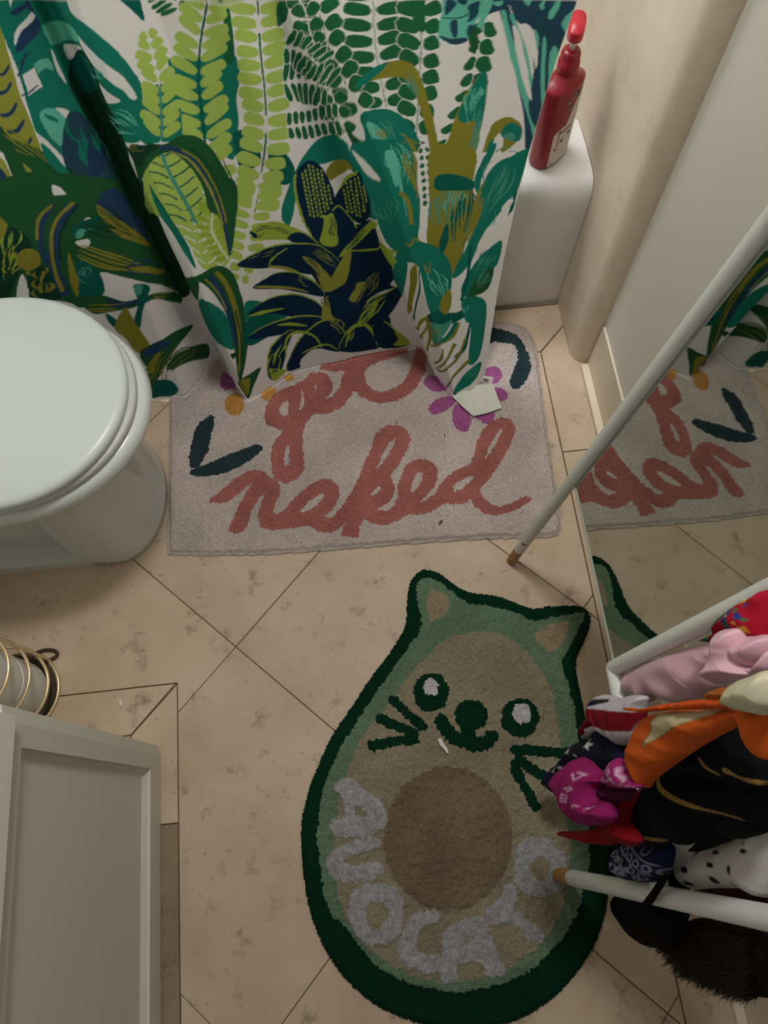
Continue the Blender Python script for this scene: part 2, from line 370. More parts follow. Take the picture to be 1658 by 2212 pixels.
# ---------------------------------------------------------------- tufted mats
def tufted(root, x0, x1, y0, y1, res, lab_fn, specs, zbase, seed, top=.012):
    nx = int((x1 - x0) / res); ny = int((y1 - y0) / res)
    gx = x0 + res * np.arange(nx + 1); gy = y0 + res * np.arange(ny + 1)
    X, Y = np.meshgrid(gx, gy, indexing='ij'); Xc, Yc = np.meshgrid(gx[:-1] + res / 2, gy[:-1] + res / 2, indexing='ij')
    jx = (vnoise(Xc, Yc, .0045, seed) - .5) * .006 + (vnoise(Xc, Yc, .012, seed + 2) - .5) * .004
    jy = (vnoise(Xc, Yc, .0045, seed + 1) - .5) * .006 + (vnoise(Xc, Yc, .012, seed + 3) - .5) * .004
    lab, edge = lab_fn(Xc, Yc, jx, jy)                # label per cell, distance to outer edge per cell
    hgt = np.zeros(lab.shape); amp = np.zeros(lab.shape)
    for k, s in enumerate(specs): hgt[lab == k] = s['h']; amp[lab == k] = s.get('amp', .0021)
    ok = lab >= 0
    H = np.zeros((nx + 1, ny + 1)); A = H.copy(); W_ = H.copy(); E_ = np.full(H.shape, 1e9)
    for di in (0, 1):
        for dj in (0, 1):
            sl = (slice(di, nx + di), slice(dj, ny + dj))
            H[sl] += np.where(ok, hgt, 0); A[sl] += np.where(ok, amp, 0); W_[sl] += ok; E_[sl] = np.minimum(E_[sl], edge)
    W_ = np.maximum(W_, 1); H /= W_; A /= W_
    rr = rng.random(H.shape)
    Z = zbase + H * np.sqrt(np.clip((E_ + res) / .008, .12, 1)) + A * ((rr - .5) * 1.0 + (vnoise(X, Y, .006, seed + 5) - .5) * 2.0 + (vnoise(X, Y, .03, seed + 6) - .5) * 1.6)
    Z = np.maximum(Z, zbase + .0015)
    Xv = X + (rng.random(H.shape) - .5) * res * .55; Yv = Y + (rng.random(H.shape) - .5) * res * .55
    idx = np.arange((nx + 1) * (ny + 1)).reshape(nx + 1, ny + 1)
    P = np.stack([Xv, Yv, Z], -1).reshape(-1, 3)
    for k, s in enumerate(specs):
        m = lab == k
        if not m.any(): continue
        I, J = np.nonzero(m)
        Q = np.stack([idx[I, J], idx[I + 1, J], idx[I + 1, J + 1], idx[I, J + 1]], 1)
        base = len(P); Vx = P; extra = []; eq = []
        pad = np.pad(lab, 1, constant_values=-1)
        for di, dj, a, b in [(-1, 0, 3, 0), (1, 0, 1, 2), (0, -1, 0, 1), (0, 1, 2, 3)]:
            out = pad[I + 1 + di, J + 1 + dj] < 0
            if out.any():
                va = Q[out, a]; vb = Q[out, b]
                lo1 = P[va].copy(); lo2 = P[vb].copy(); lo1[:, 2] = zbase; lo2[:, 2] = zbase
                n0 = base + sum(len(e) for e in extra); extra += [lo1, lo2]; c = len(lo1)
                eq.append(np.stack([vb, va, n0 + np.arange(c), n0 + c + np.arange(c)], 1))
        if extra: Vx = np.concatenate([P] + extra); Q = np.concatenate([Q] + eq)
        u, inv = np.unique(Q, return_inverse=True)
        o = mesh(s['name'], Vx[u], inv.reshape(Q.shape).astype(np.int32), s['mat'], root)
        if s.get('label'): o['label'] = s['label']

def pile(name, c, var=.3, vs=14, fine=420):
    m = mat(name, c, .95, .1, var=var, vscale=vs, bump=1., bscale=fine, detail=10); nt = m.node_tree; b = nt.nodes['Principled BSDF']; src = b.inputs['Base Color'].links[0].from_socket
    n = nt.nodes.new('ShaderNodeTexNoise'); n.inputs['Scale'].default_value = 330; n.inputs['Detail'].default_value = 2; nt.links.new(nt.nodes['Texture Coordinate'].outputs['Object'], n.inputs['Vector'])
    r = nt.nodes.new('ShaderNodeMapRange'); r.inputs['From Min'].default_value = .3; r.inputs['From Max'].default_value = .62; r.inputs['To Min'].default_value = .66; r.inputs['To Max'].default_value = 1.06; nt.links.new(n.outputs['Fac'], r.inputs['Value'])
    x = nt.nodes.new('ShaderNodeMix'); x.data_type = 'RGBA'; x.blend_type = 'MULTIPLY'; x.inputs['Factor'].default_value = 1; nt.links.new(src, x.inputs[6]); nt.links.new(r.outputs[0], x.inputs[7]); nt.links.new(x.outputs[2], b.inputs['Base Color'])
    return m
# --- mat with cursive lettering
mc = crop(340, 680, 1658 / 900.)
ZM = .013
def mf(pts): return np.array([fl(p, ZM)[:2] for p in mc(*pts)])
matA = empty('bath_mat', (0, .7, 0), label='pale pink bath mat with coral cursive lettering under the curtain', cat='bath mat')
outA = [tuple(q) for q in smooth_curve([(-.386, .87), (-.3875, .75), (-.389, .62)], 4)] + [tuple(q) for q in mf([(35, 950), (200, 952), (400, 950), (700, 930), (1000, 905), (1300, 885), (1560, 880), (1598, 868), (1608, 835), (1590, 690), (1560, 500), (1535, 300), (1515, 150), (1495, 75), (1465, 40), (1420, 22), (1310, 18)])] + [(.10, .965), (-.2, .955), (-.37, .945), (-.39, .92)]
lg = crop(540, 730, 4.145); ln_ = crop(440, 900, 4.606); lk = crop(780, 880, 4.363)
getO = lg((320, 1305), (220, 1260), (190, 1180), (180, 1080), (190, 980), (240, 900), (300, 820), (220, 812), (150, 770), (125, 700), (140, 610), (190, 520), (290, 455), (420, 405), (470, 385), (530, 320), (620, 305), (690, 330), (740, 400), (735, 470), (670, 550), (740, 510), (800, 440), (840, 300), (700, 295), (625, 280), (620, 235), (760, 212), (860, 185), (950, 140), (1100, 100), (1300, 75), (1430, 70), (1400, 130), (1250, 185), (1120, 225), (1050, 260), (1020, 330), (1035, 400), (1090, 455), (1190, 480), (1290, 450), (1380, 380), (1430, 290), (1460, 180), (1490, 60), (1560, 50), (1585, 180), (1570, 290), (1520, 390), (1440, 490), (1330, 555), (1190, 585), (1080, 565), (990, 525), (935, 470), (880, 550), (800, 630), (680, 680), (560, 680), (500, 750), (470, 830), (470, 950), (480, 1060), (485, 1180), (420, 1260))
getH = [lg(*p) for p in ([(250, 640), (290, 580), (340, 555), (340, 690), (290, 695)], [(330, 940), (350, 1000), (350, 1140), (310, 1150), (295, 1080), (320, 990)], [(455, 440), (480, 540), (490, 590), (440, 650), (460, 540)], [(580, 405), (598, 450), (578, 495)])]
nakO = ln_((55, 830), (100, 780), (200, 710), (310, 610), (430, 540), (520, 520), (600, 550), (650, 600), (720, 630), (768, 690), (755, 780), (710, 860), (688, 940), (725, 975), (800, 930), (880, 830), (970, 745), (1080, 660), (1190, 612), (1260, 625), (1330, 680), (1352, 780), (1310, 880), (1240, 965), (1180, 990), (1280, 1000), (1350, 920), (1410, 830), (1480, 740)) \
    + lk((10, 570), (60, 460), (100, 370), (130, 260), (190, 200), (270, 165), (350, 165), (430, 210), (470, 290), (440, 370), (400, 450), (340, 560), (285, 620), (285, 670), (320, 740), (310, 820), (250, 900), (150, 955), (200, 980), (260, 970), (310, 920), (345, 830), (335, 740), (380, 640), (400, 560), (470, 500), (570, 478), (660, 510), (720, 580), (720, 670), (680, 760), (600, 840), (530, 900), (620, 860), (700, 800), (740, 720), (820, 640), (920, 575), (1030, 525), (1060, 430), (1090, 320), (1140, 220), (1220, 130), (1310, 92), (1400, 110), (1450, 180), (1440, 270), (1390, 380), (1330, 490), (1270, 580), (1200, 680), (1120, 775), (1150, 850), (1220, 910), (1310, 935), (1420, 900), (1540, 835), (1600, 850), (1600, 885), (1520, 930), (1420, 980), (1280, 1022), (1170, 1000), (1080, 940), (1030, 870), (960, 910), (870, 915), (760, 905), (690, 960), (600, 1000), (500, 1010), (420, 1015), (340, 1070), (240, 1105), (150, 1110), (90, 1090), (30, 1050), (10, 1060)) \
    + ln_((1590, 1020), (1550, 1100), (1540, 1190), (1450, 1195), (1350, 1180), (1380, 1110), (1420, 1045), (1350, 1110), (1260, 1145), (1130, 1145), (1060, 1085), (950, 1095), (830, 1115), (660, 1125), (550, 1090), (540, 980), (555, 880), (590, 790), (620, 740), (560, 790), (510, 870), (465, 960), (440, 1050), (400, 1120), (350, 1160), (280, 1160), (245, 1120), (280, 1020), (340, 900), (400, 790), (440, 720), (480, 665), (420, 690), (340, 770), (230, 845), (140, 860), (60, 855))
nakH = [ln_((945, 960), (1030, 860), (1130, 780), (1200, 760), (1190, 800), (1130, 880), (1040, 925))] + [lk(*p) for p in ([(135, 585), (190, 470), (260, 330), (325, 290), (310, 360), (240, 460), (190, 540)], [(85, 835), (110, 790), (175, 735), (180, 780), (130, 820)], [(465, 795), (485, 690), (530, 615), (580, 620), (575, 690), (530, 750), (490, 800)], [(1165, 490), (1200, 370), (1260, 270), (1320, 198), (1330, 215), (1270, 340), (1220, 430)], [(860, 745), (930, 690), (1000, 655), (1075, 650), (1010, 715), (940, 770), (870, 800)])]
def fz(P): return np.array([fl(p, ZM)[:2] for p in P])
tealA = [[(188, 412), (225, 403), (215, 470), (198, 545), (160, 605), (128, 600), (130, 530), (155, 450)], [(130, 618), (200, 590), (300, 548), (395, 515), (416, 535), (350, 590), (260, 630), (180, 642), (135, 635)],
         [(1290, 50), (1380, 60), (1440, 90), (1478, 170), (1480, 230), (1440, 292), (1405, 285), (1402, 250), (1432, 180), (1420, 122), (1360, 110), (1290, 100)]]
petA = [[(1058, 262), (1090, 238), (1140, 262), (1150, 300), (1090, 302)], [(1075, 372), (1120, 332), (1185, 320), (1175, 362), (1110, 392)], [(1180, 360), (1230, 370), (1247, 430), (1222, 466), (1178, 440)],
        [(1265, 395), (1342, 388), (1322, 432), (1282, 424)], [(1345, 285), (1393, 312), (1375, 342), (1340, 335)], ell(1335, 238, 37, 34), [(255, 235), (290, 240), (312, 290), (255, 292)]]
ochA = [ell(305, 355, 37, 45), ell(440, 312, 32, 30), ell(520, 245, 22, 18)]
kpx = np.linalg.norm(mf([(800, 600)])[0] - mf([(810, 600)])[0]) / 10
def labA(X, Y, jx, jy):
    o = pmask(X, Y, outA); e = sdist(X, Y, outA, True); lab = np.where(o, np.where(e < .006, 1, 0), -1)
    x = X + jx * .45; y = Y + jy * .45; inn = o & (e > .006)
    for base, group_ in ((3, tealA), (6, petA), (13, ochA)):
        for k, P in enumerate(group_): lab[inn & pmask(x, y, smooth_curve(mf(P), 4, True))] = base + k
    for lid_, O_, Hs_ in ((2, getO, getH), (16, nakO, nakH)):
        mk = pmask(x, y, fz(O_))
        for h_2 in Hs_: mk &= ~pmask(x, y, fz(h_2))
        lab[inn & mk] = lid_
    return lab, e
coral = pile('coral_pile', (178, 112, 104), .3)
tufted(matA, -.41, .46, .44, 1.0, .0024, labA, [
    dict(name='pile', mat=pile('pale_pink_pile', (208, 194, 188), .3, 7), h=.012), dict(name='hem_edge', mat=mat('mat_hem', (182, 170, 162), .9), h=.006, amp=.0004),
    dict(name='lettering', mat=coral, h=.0125, label='coral tufted word get')] + [dict(name='leaf', mat=m_, h=.0125) for m_ in [pile('dark_teal_pile', (46, 66, 72), .35)] * 3]
    + [dict(name='petal', mat=m_, h=.0125) for m_ in [pile('orchid_pile', (172, 96, 150), .25)] * 7] + [dict(name='dot', mat=m_, h=.0125) for m_ in [pile('ochre_pile', (200, 146, 78), .25)] * 3]
    + [dict(name='lettering', mat=coral, h=.0125, label='coral tufted word naked')], 0.0, 3)
# --- avocado cat mat
kc = crop(640, 1210, 2.3686); kd = crop(640, 1640, 2.3686); ZC = .012
def kf(p1, p2=()): return np.array([fl(p, ZC)[:2] for p in kc(*p1) + kd(*p2)])
def K(p): return np.array([fl(q, ZC)[:2] for q in kc(*p)])
def K2(p): return np.array([fl(q, ZC)[:2] for q in kd(*p)])
catm = empty('avocado_mat', (.1, .05, 0), label='green avocado shaped mat with a cat face and silver letters', cat='bath mat')
def ring3(a, b, c): return smooth_curve(np.concatenate([K(a), K2(b), K(c)]), 5, True)
outC = ring3([(650, 45), (600, 80), (575, 140), (565, 230), (555, 340), (470, 480), (380, 600), (280, 750), (180, 900), (110, 1050), (60, 1180), (30, 1300)],
             [(22, 378), (30, 550), (60, 750), (110, 900), (190, 1050), (290, 1170), (420, 1270), (560, 1335), (700, 1372), (850, 1385), (1000, 1375), (1150, 1330), (1300, 1240), (1420, 1120), (1510, 990), (1570, 850), (1600, 700), (1610, 560), (1605, 430)],
             [(1590, 1300), (1570, 1150), (1545, 1000), (1500, 870), (1470, 740), (1440, 600), (1437, 500), (1480, 400), (1508, 310), (1492, 255), (1440, 230), (1300, 232), (1200, 242), (1100, 205), (1020, 178), (870, 155), (780, 98), (720, 58)])
inC = ring3([(650, 90), (615, 120), (622, 230), (640, 340), (560, 460), (470, 590), (400, 690), (300, 840), (220, 970), (155, 1120), (122, 1240)],
            [(105, 378), (110, 460), (130, 600), (160, 760), (280, 900), (400, 1050), (540, 1130), (700, 1180), (860, 1192), (1020, 1160), (1150, 1110), (1280, 1010), (1380, 890), (1450, 740), (1490, 600), (1505, 450)],
            [(1500, 1350), (1480, 1200), (1462, 1080), (1440, 870), (1420, 740), (1380, 600), (1357, 530), (1400, 440), (1470, 300), (1450, 270), (1330, 285), (1215, 310), (1130, 270), (1020, 240), (870, 215), (800, 160), (720, 100)])
bodyC = ring3([(960, 368), (850, 375), (740, 420), (650, 510), (560, 600), (500, 700), (430, 790), (340, 900), (280, 1030), (235, 1150), (205, 1290)],
              [(195, 400), (200, 600), (230, 760), (320, 920), (450, 1030), (600, 1110), (800, 1140), (980, 1110), (1130, 1040), (1270, 920), (1340, 800), (1390, 640), (1400, 450)],
              [(1375, 1330), (1360, 1180), (1350, 1000), (1335, 800), (1300, 650), (1220, 520), (1120, 420), (1040, 380)])
pitC = K2(ell(775, 405, 328, 368, 48))
earC = [K([(690, 140), (780, 190), (788, 240), (740, 300), (680, 312), (665, 220)]), K([(1213, 372), (1290, 330), (1390, 308), (1398, 350), (1350, 440), (1290, 472), (1230, 410)])]
eyeC = [(K(ell(690, 677, 92, 100)), K(ell(690, 650, 42, 46))), (K(ell(1145, 808, 97, 102)), K(ell(1150, 785, 50, 50)))]
nose = [K(ell(893, 795, 86, 82)), K([(835, 830), (955, 830), (915, 885), (945, 935), (840, 930)])]
mouth = K([(742, 822), (772, 880), (830, 918), (905, 940), (965, 935), (1000, 905)])
whisk = [[(497, 718), (565, 780), (645, 850)], [(432, 812), (520, 852), (600, 885)], [(388, 948), (500, 928), (605, 918)], [(1120, 972), (1250, 978), (1392, 990)], [(1140, 1022), (1220, 1080), (1315, 1140)], [(1112, 1052), (1160, 1150), (1222, 1258)]]
kp2 = np.linalg.norm(K2([(700, 500)])[0] - K2([(710, 500)])[0]) / 10
la_ = crop(680, 1680, 2.8586)
def LA(p): return np.array([fl(q, ZC)[:2] for q in la_(*p)])
letters = [([(125, 40), (170, 5), (240, 20), (310, 70), (400, 140), (440, 200), (440, 270), (400, 325), (300, 362), (180, 372), (100, 330), (95, 270), (170, 240), (180, 150), (130, 80)], [(250, 170), (325, 232), (255, 245)]),
           ([(180, 412), (260, 385), (350, 362), (410, 390), (402, 430), (270, 470), (180, 500), (200, 540), (300, 532), (410, 520), (420, 590), (330, 645), (200, 650), (100, 610), (70, 540), (90, 470)], [(190, 512), (260, 485), (400, 470), (415, 500), (300, 518), (215, 528)]),
           ([(205, 820), (230, 710), (310, 660), (420, 650), (500, 680), (540, 760), (545, 880), (510, 980), (420, 1030), (300, 1020), (230, 940)], [(310, 830), (330, 780), (390, 765), (445, 800), (440, 880), (390, 945), (330, 920)]),
           ([(600, 850), (680, 820), (755, 830), (755, 890), (680, 920), (635, 990), (640, 1080), (700, 1095), (762, 1090), (762, 1180), (690, 1210), (580, 1170), (510, 1090), (510, 1010), (552, 940)], None),
           ([(800, 960), (880, 890), (990, 860), (1050, 885), (1090, 1000), (1140, 1120), (1170, 1190), (1110, 1235), (1050, 1200), (1040, 1140), (900, 1150), (880, 1250), (800, 1270), (772, 1200), (782, 1080)], [(915, 970), (975, 985), (925, 1030)]),
           ([(1180, 655), (1235, 672), (1250, 750), (1230, 810), (1330, 890), (1420, 960), (1390, 1010), (1320, 1000), (1270, 940), (1170, 900), (1110, 920), (1062, 885), (1060, 820), (1140, 740)], None),
           ([(1245, 440), (1300, 380), (1400, 370), (1490, 430), (1550, 520), (1560, 640), (1480, 710), (1380, 735), (1280, 700), (1228, 630), (1230, 540)], [(1320, 540), (1380, 490), (1440, 500), (1440, 590), (1400, 640), (1350, 600)])]
def labC(X, Y, jx, jy):
    o = pmask(X, Y, outC); e = sdist(X, Y, outC, True); lab = np.where(o, 0, -1); x = X + jx * .75; y = Y + jy * .75
    i_ = o & pmask(x, y, inC); lab[i_] = 1; lab[i_ & pmask(x, y, bodyC)] = 2
    for k, P in enumerate(earC): lab[i_ & pmask(x, y, P)] = 3 if k == 0 else 22
    lab[i_ & pmask(x, y, pitC)] = 4
    for k, (O_, h_2) in enumerate(letters):
        mk = pmask(x, y, smooth_curve(LA(O_), 4, True))
        if h_2: mk &= ~pmask(x, y, smooth_curve(LA(h_2), 4, True))
        lab[i_ & mk] = 5 + k
    q = X + jx * .7; r = Y + jy * .7
    for k, (a, b) in enumerate(eyeC): lab[o & pmask(q, r, a)] = 12 + k; lab[o & pmask(x, y, b)] = 14 if k == 0 else 23
    for P in nose: lab[o & pmask(q, r, P)] = 15
    lab[o & (sdist(q, r, smooth_curve(mouth, 4)) < 37 * kp2)] = 15
    for k, P in enumerate(whisk): lab[o & (sdist(q, r, K(P)) < 27 * kp2)] = 16 + k
    return lab, e
dg = pile('bottle_green_pile', (8, 50, 32), .3, 9); silver = pile('silver_chenille', (168, 166, 170), .35, 90)
glint = pile('white_chenille', (206, 200, 200), .3, 90)
beige = pile('beige_pile', (152, 141, 118), .3, 9)
spC = [dict(name='border', mat=dg, h=.009, amp=.0006), dict(name='rind', mat=pile('sage_pile', (108, 134, 108), .3, 9), h=.012), dict(name='body', mat=beige, h=.012), dict(name='ear_patch', mat=pile('ear_pile', (152, 138, 112), .2, 9), h=.012), dict(name='pit', mat=pile('pit_pile', (130, 112, 90), .35, 9), h=.0135, amp=.0022)]
spC += [dict(name='letter', mat=silver, h=.0140, amp=.0015, label='silver chenille letter ' + c) for c in 'AVOCATO']
spC += [dict(name='eye', mat=dg, h=.0125)] * 2 + [dict(name='eye_highlight', mat=glint, h=.0135, amp=.0018), dict(name='nose_and_mouth', mat=dg, h=.0125)] + [dict(name='whisker', mat=dg, h=.0125)] * 6 + [spC[3], dict(name='eye_highlight', mat=glint, h=.0135, amp=.0018)]
tufted(catm, -.20, .44, -.40, .45, .0024, labC, spC, 0.0, 11)

# ---------------------------------------------------------------- leaning mirror rack
AL = math.radians(5.5); F1 = np.array([.279, .423, 0.]); sv = np.array([math.sin(AL), 0, math.cos(AL)]); nv = np.array([-math.cos(AL), 0, math.sin(AL)])
F3 = np.array([.262, -.134, .013]); A3 = math.radians(7.4); s3 = np.array([math.sin(A3), 0, math.cos(A3)])
rack = empty('mirror_rack', (.30, .14, 0), label='white tube mirror rack on wooden feet hung with scarves', cat='mirror rack')
RT = .0108
def leg(F, s, RT, k1=1.62):
    g = tube('leg', [F + s * k for k in (.062, .066, .07, .5, 1., k1)], [RT - .003, RT - .001, RT, RT, RT, RT], M_wht, rack, 24)
    tube('wooden_foot', [F + s * k for k in (.001, .004, .012, .064)], [.7 * RT, .92 * RT, RT * .98, RT * .98], M_wood, rack, 24); return g
l1 = leg(F1, sv, .0096); l3 = leg(F3, s3, .0122)
hp = F1 + sv * .118; hd = (CP - hp); hd /= np.linalg.norm(hd); hd = np.cross(np.cross(sv, hd), sv); hd /= np.linalg.norm(hd)
tube('screw_hole', [hp + hd * .008, hp + hd * .0099], .0048, M_wood, rack, 16)
KB = .388
P2 = np.array([F1[0], .143, 0.]); J2 = P2 + sv * KB; J3 = F3 + s3 * (KB - .006)
tube('middle_post', [P2 + sv * k for k in (KB - .0135, KB - .010, KB - .002, KB + .01, .8, 1.2, 1.6)], [.004, .0085, RT, RT, RT, RT, RT], M_wht, rack, 24)
tube('rung', [J2 + (J3 - J2) * t for t in (0, .3, .6, 1)], .0115, M_wht, rack, 20)
for k in (.74, 1.1, 1.6): tube('rung', [P2 + sv * k, F3 + s3 * (k - .006)], .0115, M_wht, rack, 20)
tube('top_bar', [F1 + sv * 1.6, P2 + sv * 1.6], .0115, M_wht, rack, 20)
for y in (.423, -.134): tube('rear_leg', [(.488, y, .002 if y > 0 else .002), (.452, y, 1.5)], .011, M_wht, rack, 16)
M_mirror = mat('mirror_silver', (192, 198, 190), .02, metal=1.)
def plane_box(name, y0, y1, k0, k1, d0, d1, m, parent):
    bm = bmesh.new(); vs = []
    for d in (d0, d1):
        for (y, k) in ((y0, k0), (y1, k0), (y1, k1), (y0, k1)):
            p = np.array([F1[0], y, 0.]) + sv * k + nv * d; vs.append(bm.verts.new(p))
    for f in [(0, 1, 2, 3), (7, 6, 5, 4), (0, 4, 5, 1), (1, 5, 6, 2), (2, 6, 7, 3), (3, 7, 4, 0)]: bm.faces.new([vs[i] for i in f])
    return from_bm(name, bm, m, parent, False)
plane_box('mirror_glass', .150, .4195, KB, 1.56, -.006, -.0015, M_mirror, rack)
plane_box('backing_board', .150, .4195, KB + .001, 1.56, -.012, -.0061, mat('black_board', (22, 24, 26), .6), rack)
plane_box('edge_strip', .148, .1505, KB, 1.56, -.012, .001, bpy.data.materials['black_board'], rack)
plane_box('edge_strip', .4195, .4225, KB, 1.56, -.012, .001, bpy.data.materials['black_board'], rack)  # black strip painted in for the shadow line beside the far leg
plane_box('bottom_edge', .150, .4195, KB - .0022, KB - .0001, -.011, 0.0, mat('glass_edge', (160, 158, 148), .3), rack)

# ---------------------------------------------------------------- shower curtain
C1 = crop(0, 0, 2.5906); C2 = crop(600, 0, 2.5906); C3 = crop(0, 400, 2.5906); C4 = crop(480, 330, 2.3686)
#       hem px        z     top px      depth   mid px / depth
cc = [((-300, 885), .004, (-470, 0), .975, None), ((-80, 900), .004, (-300, 0), .955, None), ((150, 880), .004, (-150, 0), .975, None), ((325, 862), .004, (-30, 0), .960, None), ((400, 848), .0195, (35, 0), .955, None),
      ((440, 806), .0195, (66, 0), .945, None), ((462, 772), .0195, (92, 0), 1.004, None), ((476, 772), .0195, (106, 0), 1.004, None), ((514, 834), .0195, (132, 0), .935, None), ((535, 862), .0195, (165, 0), .930, None), ((578, 836), .0195, (230, 0), .948, None),
      ((640, 802), .0195, (330, 0), .975, None), ((770, 766), .0195, (470, 0), .968, None), ((905, 750), .0195, (585, 0), .985, None), ((914, 752), .0195, (600, 0), .988, None),
      ((948, 816), .0195, (612, 0), .968, None), ((984, 856), .0195, (700, 0), .962, ((845, 420), .895)), ((1015, 852), .0195, (960, 0), .972, ((985, 420), .910)), ((1046, 828), .02, (1248, 0), .985, ((1113, 450), .925))]
hemP = np.array([fl(c[0], c[1]) for c in cc]); topP = np.array([pl(c[2], (0, 1, 0), c[3]) for c in cc])
midP = np.array([pl(c[4][0], (0, 1, 0), c[4][1]) if c[4] else h * .5 + t * .5 for c, h, t in zip(cc, hemP, topP)])
topx = np.array([c[2][0] for c in cc], float); hemx = np.cumsum(np.r_[0, np.hypot(*(np.diff(np.array([c[0] for c in cc], float), axis=0).T))])
uu = .5 * (topx - topx[0]) / (topx[-1] - topx[0]) + .5 * hemx / hemx[-1]
NU, NV = 760, 560
u = np.linspace(0, 1, NU); v = np.linspace(0, 1, NV)
def ui(A):
    B_ = np.stack([np.interp(u, uu, A[:, k]) for k in range(3)], 1); ker = np.hanning(9); ker /= ker.sum()
    for k in range(3): B_[:, k] = np.convolve(np.pad(B_[:, k], 4, mode='edge'), ker, 'valid')
    return B_
h_, m_, t_ = ui(hemP), ui(midP), ui(topP)
Vv = v[None, :, None]
Cs = h_[:, None] * (1 - Vv) * (1 - 2 * Vv) + m_[:, None] * 4 * Vv * (1 - Vv) + t_[:, None] * Vv * (2 * Vv - 1)
UU, VV = np.meshgrid(u, v, indexing='ij')
Cs[..., 1] += .0035 * np.sin(UU * 46 + 2.2 * VV) * (.35 + .65 * (1 - VV)) + .003 * (vnoise(UU, VV * .8, .07, 3) - .5) - .012 * np.exp(-((UU - np.interp(480, topx, uu)) / .03) ** 2) * VV
Cs[..., 1] = np.minimum(Cs[..., 1], 1.006)
# pixel -> (u,v) table from the cloth itself
pix = proj(Cs); BW = 4.; bx = ((pix[..., 0] + 80) / BW).astype(int); by = ((pix[..., 1] + 80) / BW).astype(int); TW, TH = 360, 265
okb = (bx >= 0) & (bx < TW) & (by >= 0) & (by < TH); dep = np.linalg.norm(Cs - CP, axis=-1)
order = np.argsort(-dep[okb]); T = np.full((TW, TH, 2), np.nan)
T[bx[okb][order], by[okb][order]] = np.stack([UU[okb], VV[okb]], -1)[order]
for _ in range(60):
    nanm = np.isnan(T[..., 0])
    if not nanm.any(): break
    acc = np.zeros(T.shape); cnt = np.zeros(nanm.shape)
    for di, dj in ((1, 0), (-1, 0), (0, 1), (0, -1)):
        sh = np.roll(T, (di, dj), (0, 1)); g = ~np.isnan(sh[..., 0]); acc[g] += sh[g]; cnt[g] += 1
    f_ = nanm & (cnt > 0); T[f_] = acc[f_] / cnt[f_][:, None]
T = np.nan_to_num(T)
def uvmap(P):
    P = np.asarray(P, float); x = np.clip((P[:, 0] + 80) / BW - .5, 0, TW - 1.01); y = np.clip((P[:, 1] + 80) / BW - .5, 0, TH - 1.01)
    i = x.astype(int); j = y.astype(int); a = (x - i)[:, None]; b = (y - j)[:, None]
    return T[i, j] * (1 - a) * (1 - b) + T[i + 1, j] * a * (1 - b) + T[i, j + 1] * (1 - a) * b + T[i + 1, j + 1] * a * b
RU, RV = NU * 2, NV * 2
pal = dict(W=(236, 234, 232), L=(176, 203, 100), B=(158, 182, 68), G=(36, 104, 66), D=(36, 90, 52), T=(26, 124, 106), K=(16, 96, 84), Q=(104, 192, 170), N=(40, 68, 102), P=(14, 44, 70), O=(140, 136, 50), Y=(156, 160, 66), X=(24, 62, 46), E=(78, 154, 134), C=(40, 74, 92))
pn = list(pal); pc = np.array([lin(pal[k]) for k in pn]); img = np.zeros((RU, RV), np.uint8)
def paint(P, c, mapped=True):
    P = np.asarray(P, float)
    seg = np.concatenate([np.linspace(a, b, max(2, int(np.linalg.norm(b - a) / 12) + 1))[:-1] for a, b in zip(P, np.roll(P, -1, 0))])
    Q = uvmap(seg) * [RU - 1, RV - 1]
    i0, j0 = np.maximum(np.floor(Q.min(0)).astype(int), 0); i1, j1 = np.minimum(np.ceil(Q.max(0)).astype(int) + 1, [RU, RV])
    if i1 <= i0 or j1 <= j0: return
    X, Y = np.meshgrid(np.arange(i0, i1), np.arange(j0, j1), indexing='ij')
    img[i0:i1, j0:j1][pmask(X.astype(float), Y.astype(float), Q)] = pn.index(c)
def poly(cr, pts, c, sm=True):
    P = np.array(cr(*pts)); paint(smooth_curve(P, 4, True) if sm else P, c)
def ribbon(P, w):
    P = smooth_curve(np.asarray(P, float), 5); t = np.gradient(P, axis=0); t /= np.linalg.norm(t, axis=1)[:, None] + 1e-9; n = np.stack([-t[:, 1], t[:, 0]], 1)
    s = np.linspace(0, 1, len(P)); w = np.interp(s, np.linspace(0, 1, len(np.atleast_1d(w))), np.atleast_1d(w))[:, None]
    return np.concatenate([P + n * w / 2, (P - n * w / 2)[::-1]])
def line(cr, pts, w, c): paint(ribbon(cr(*pts), w), c)
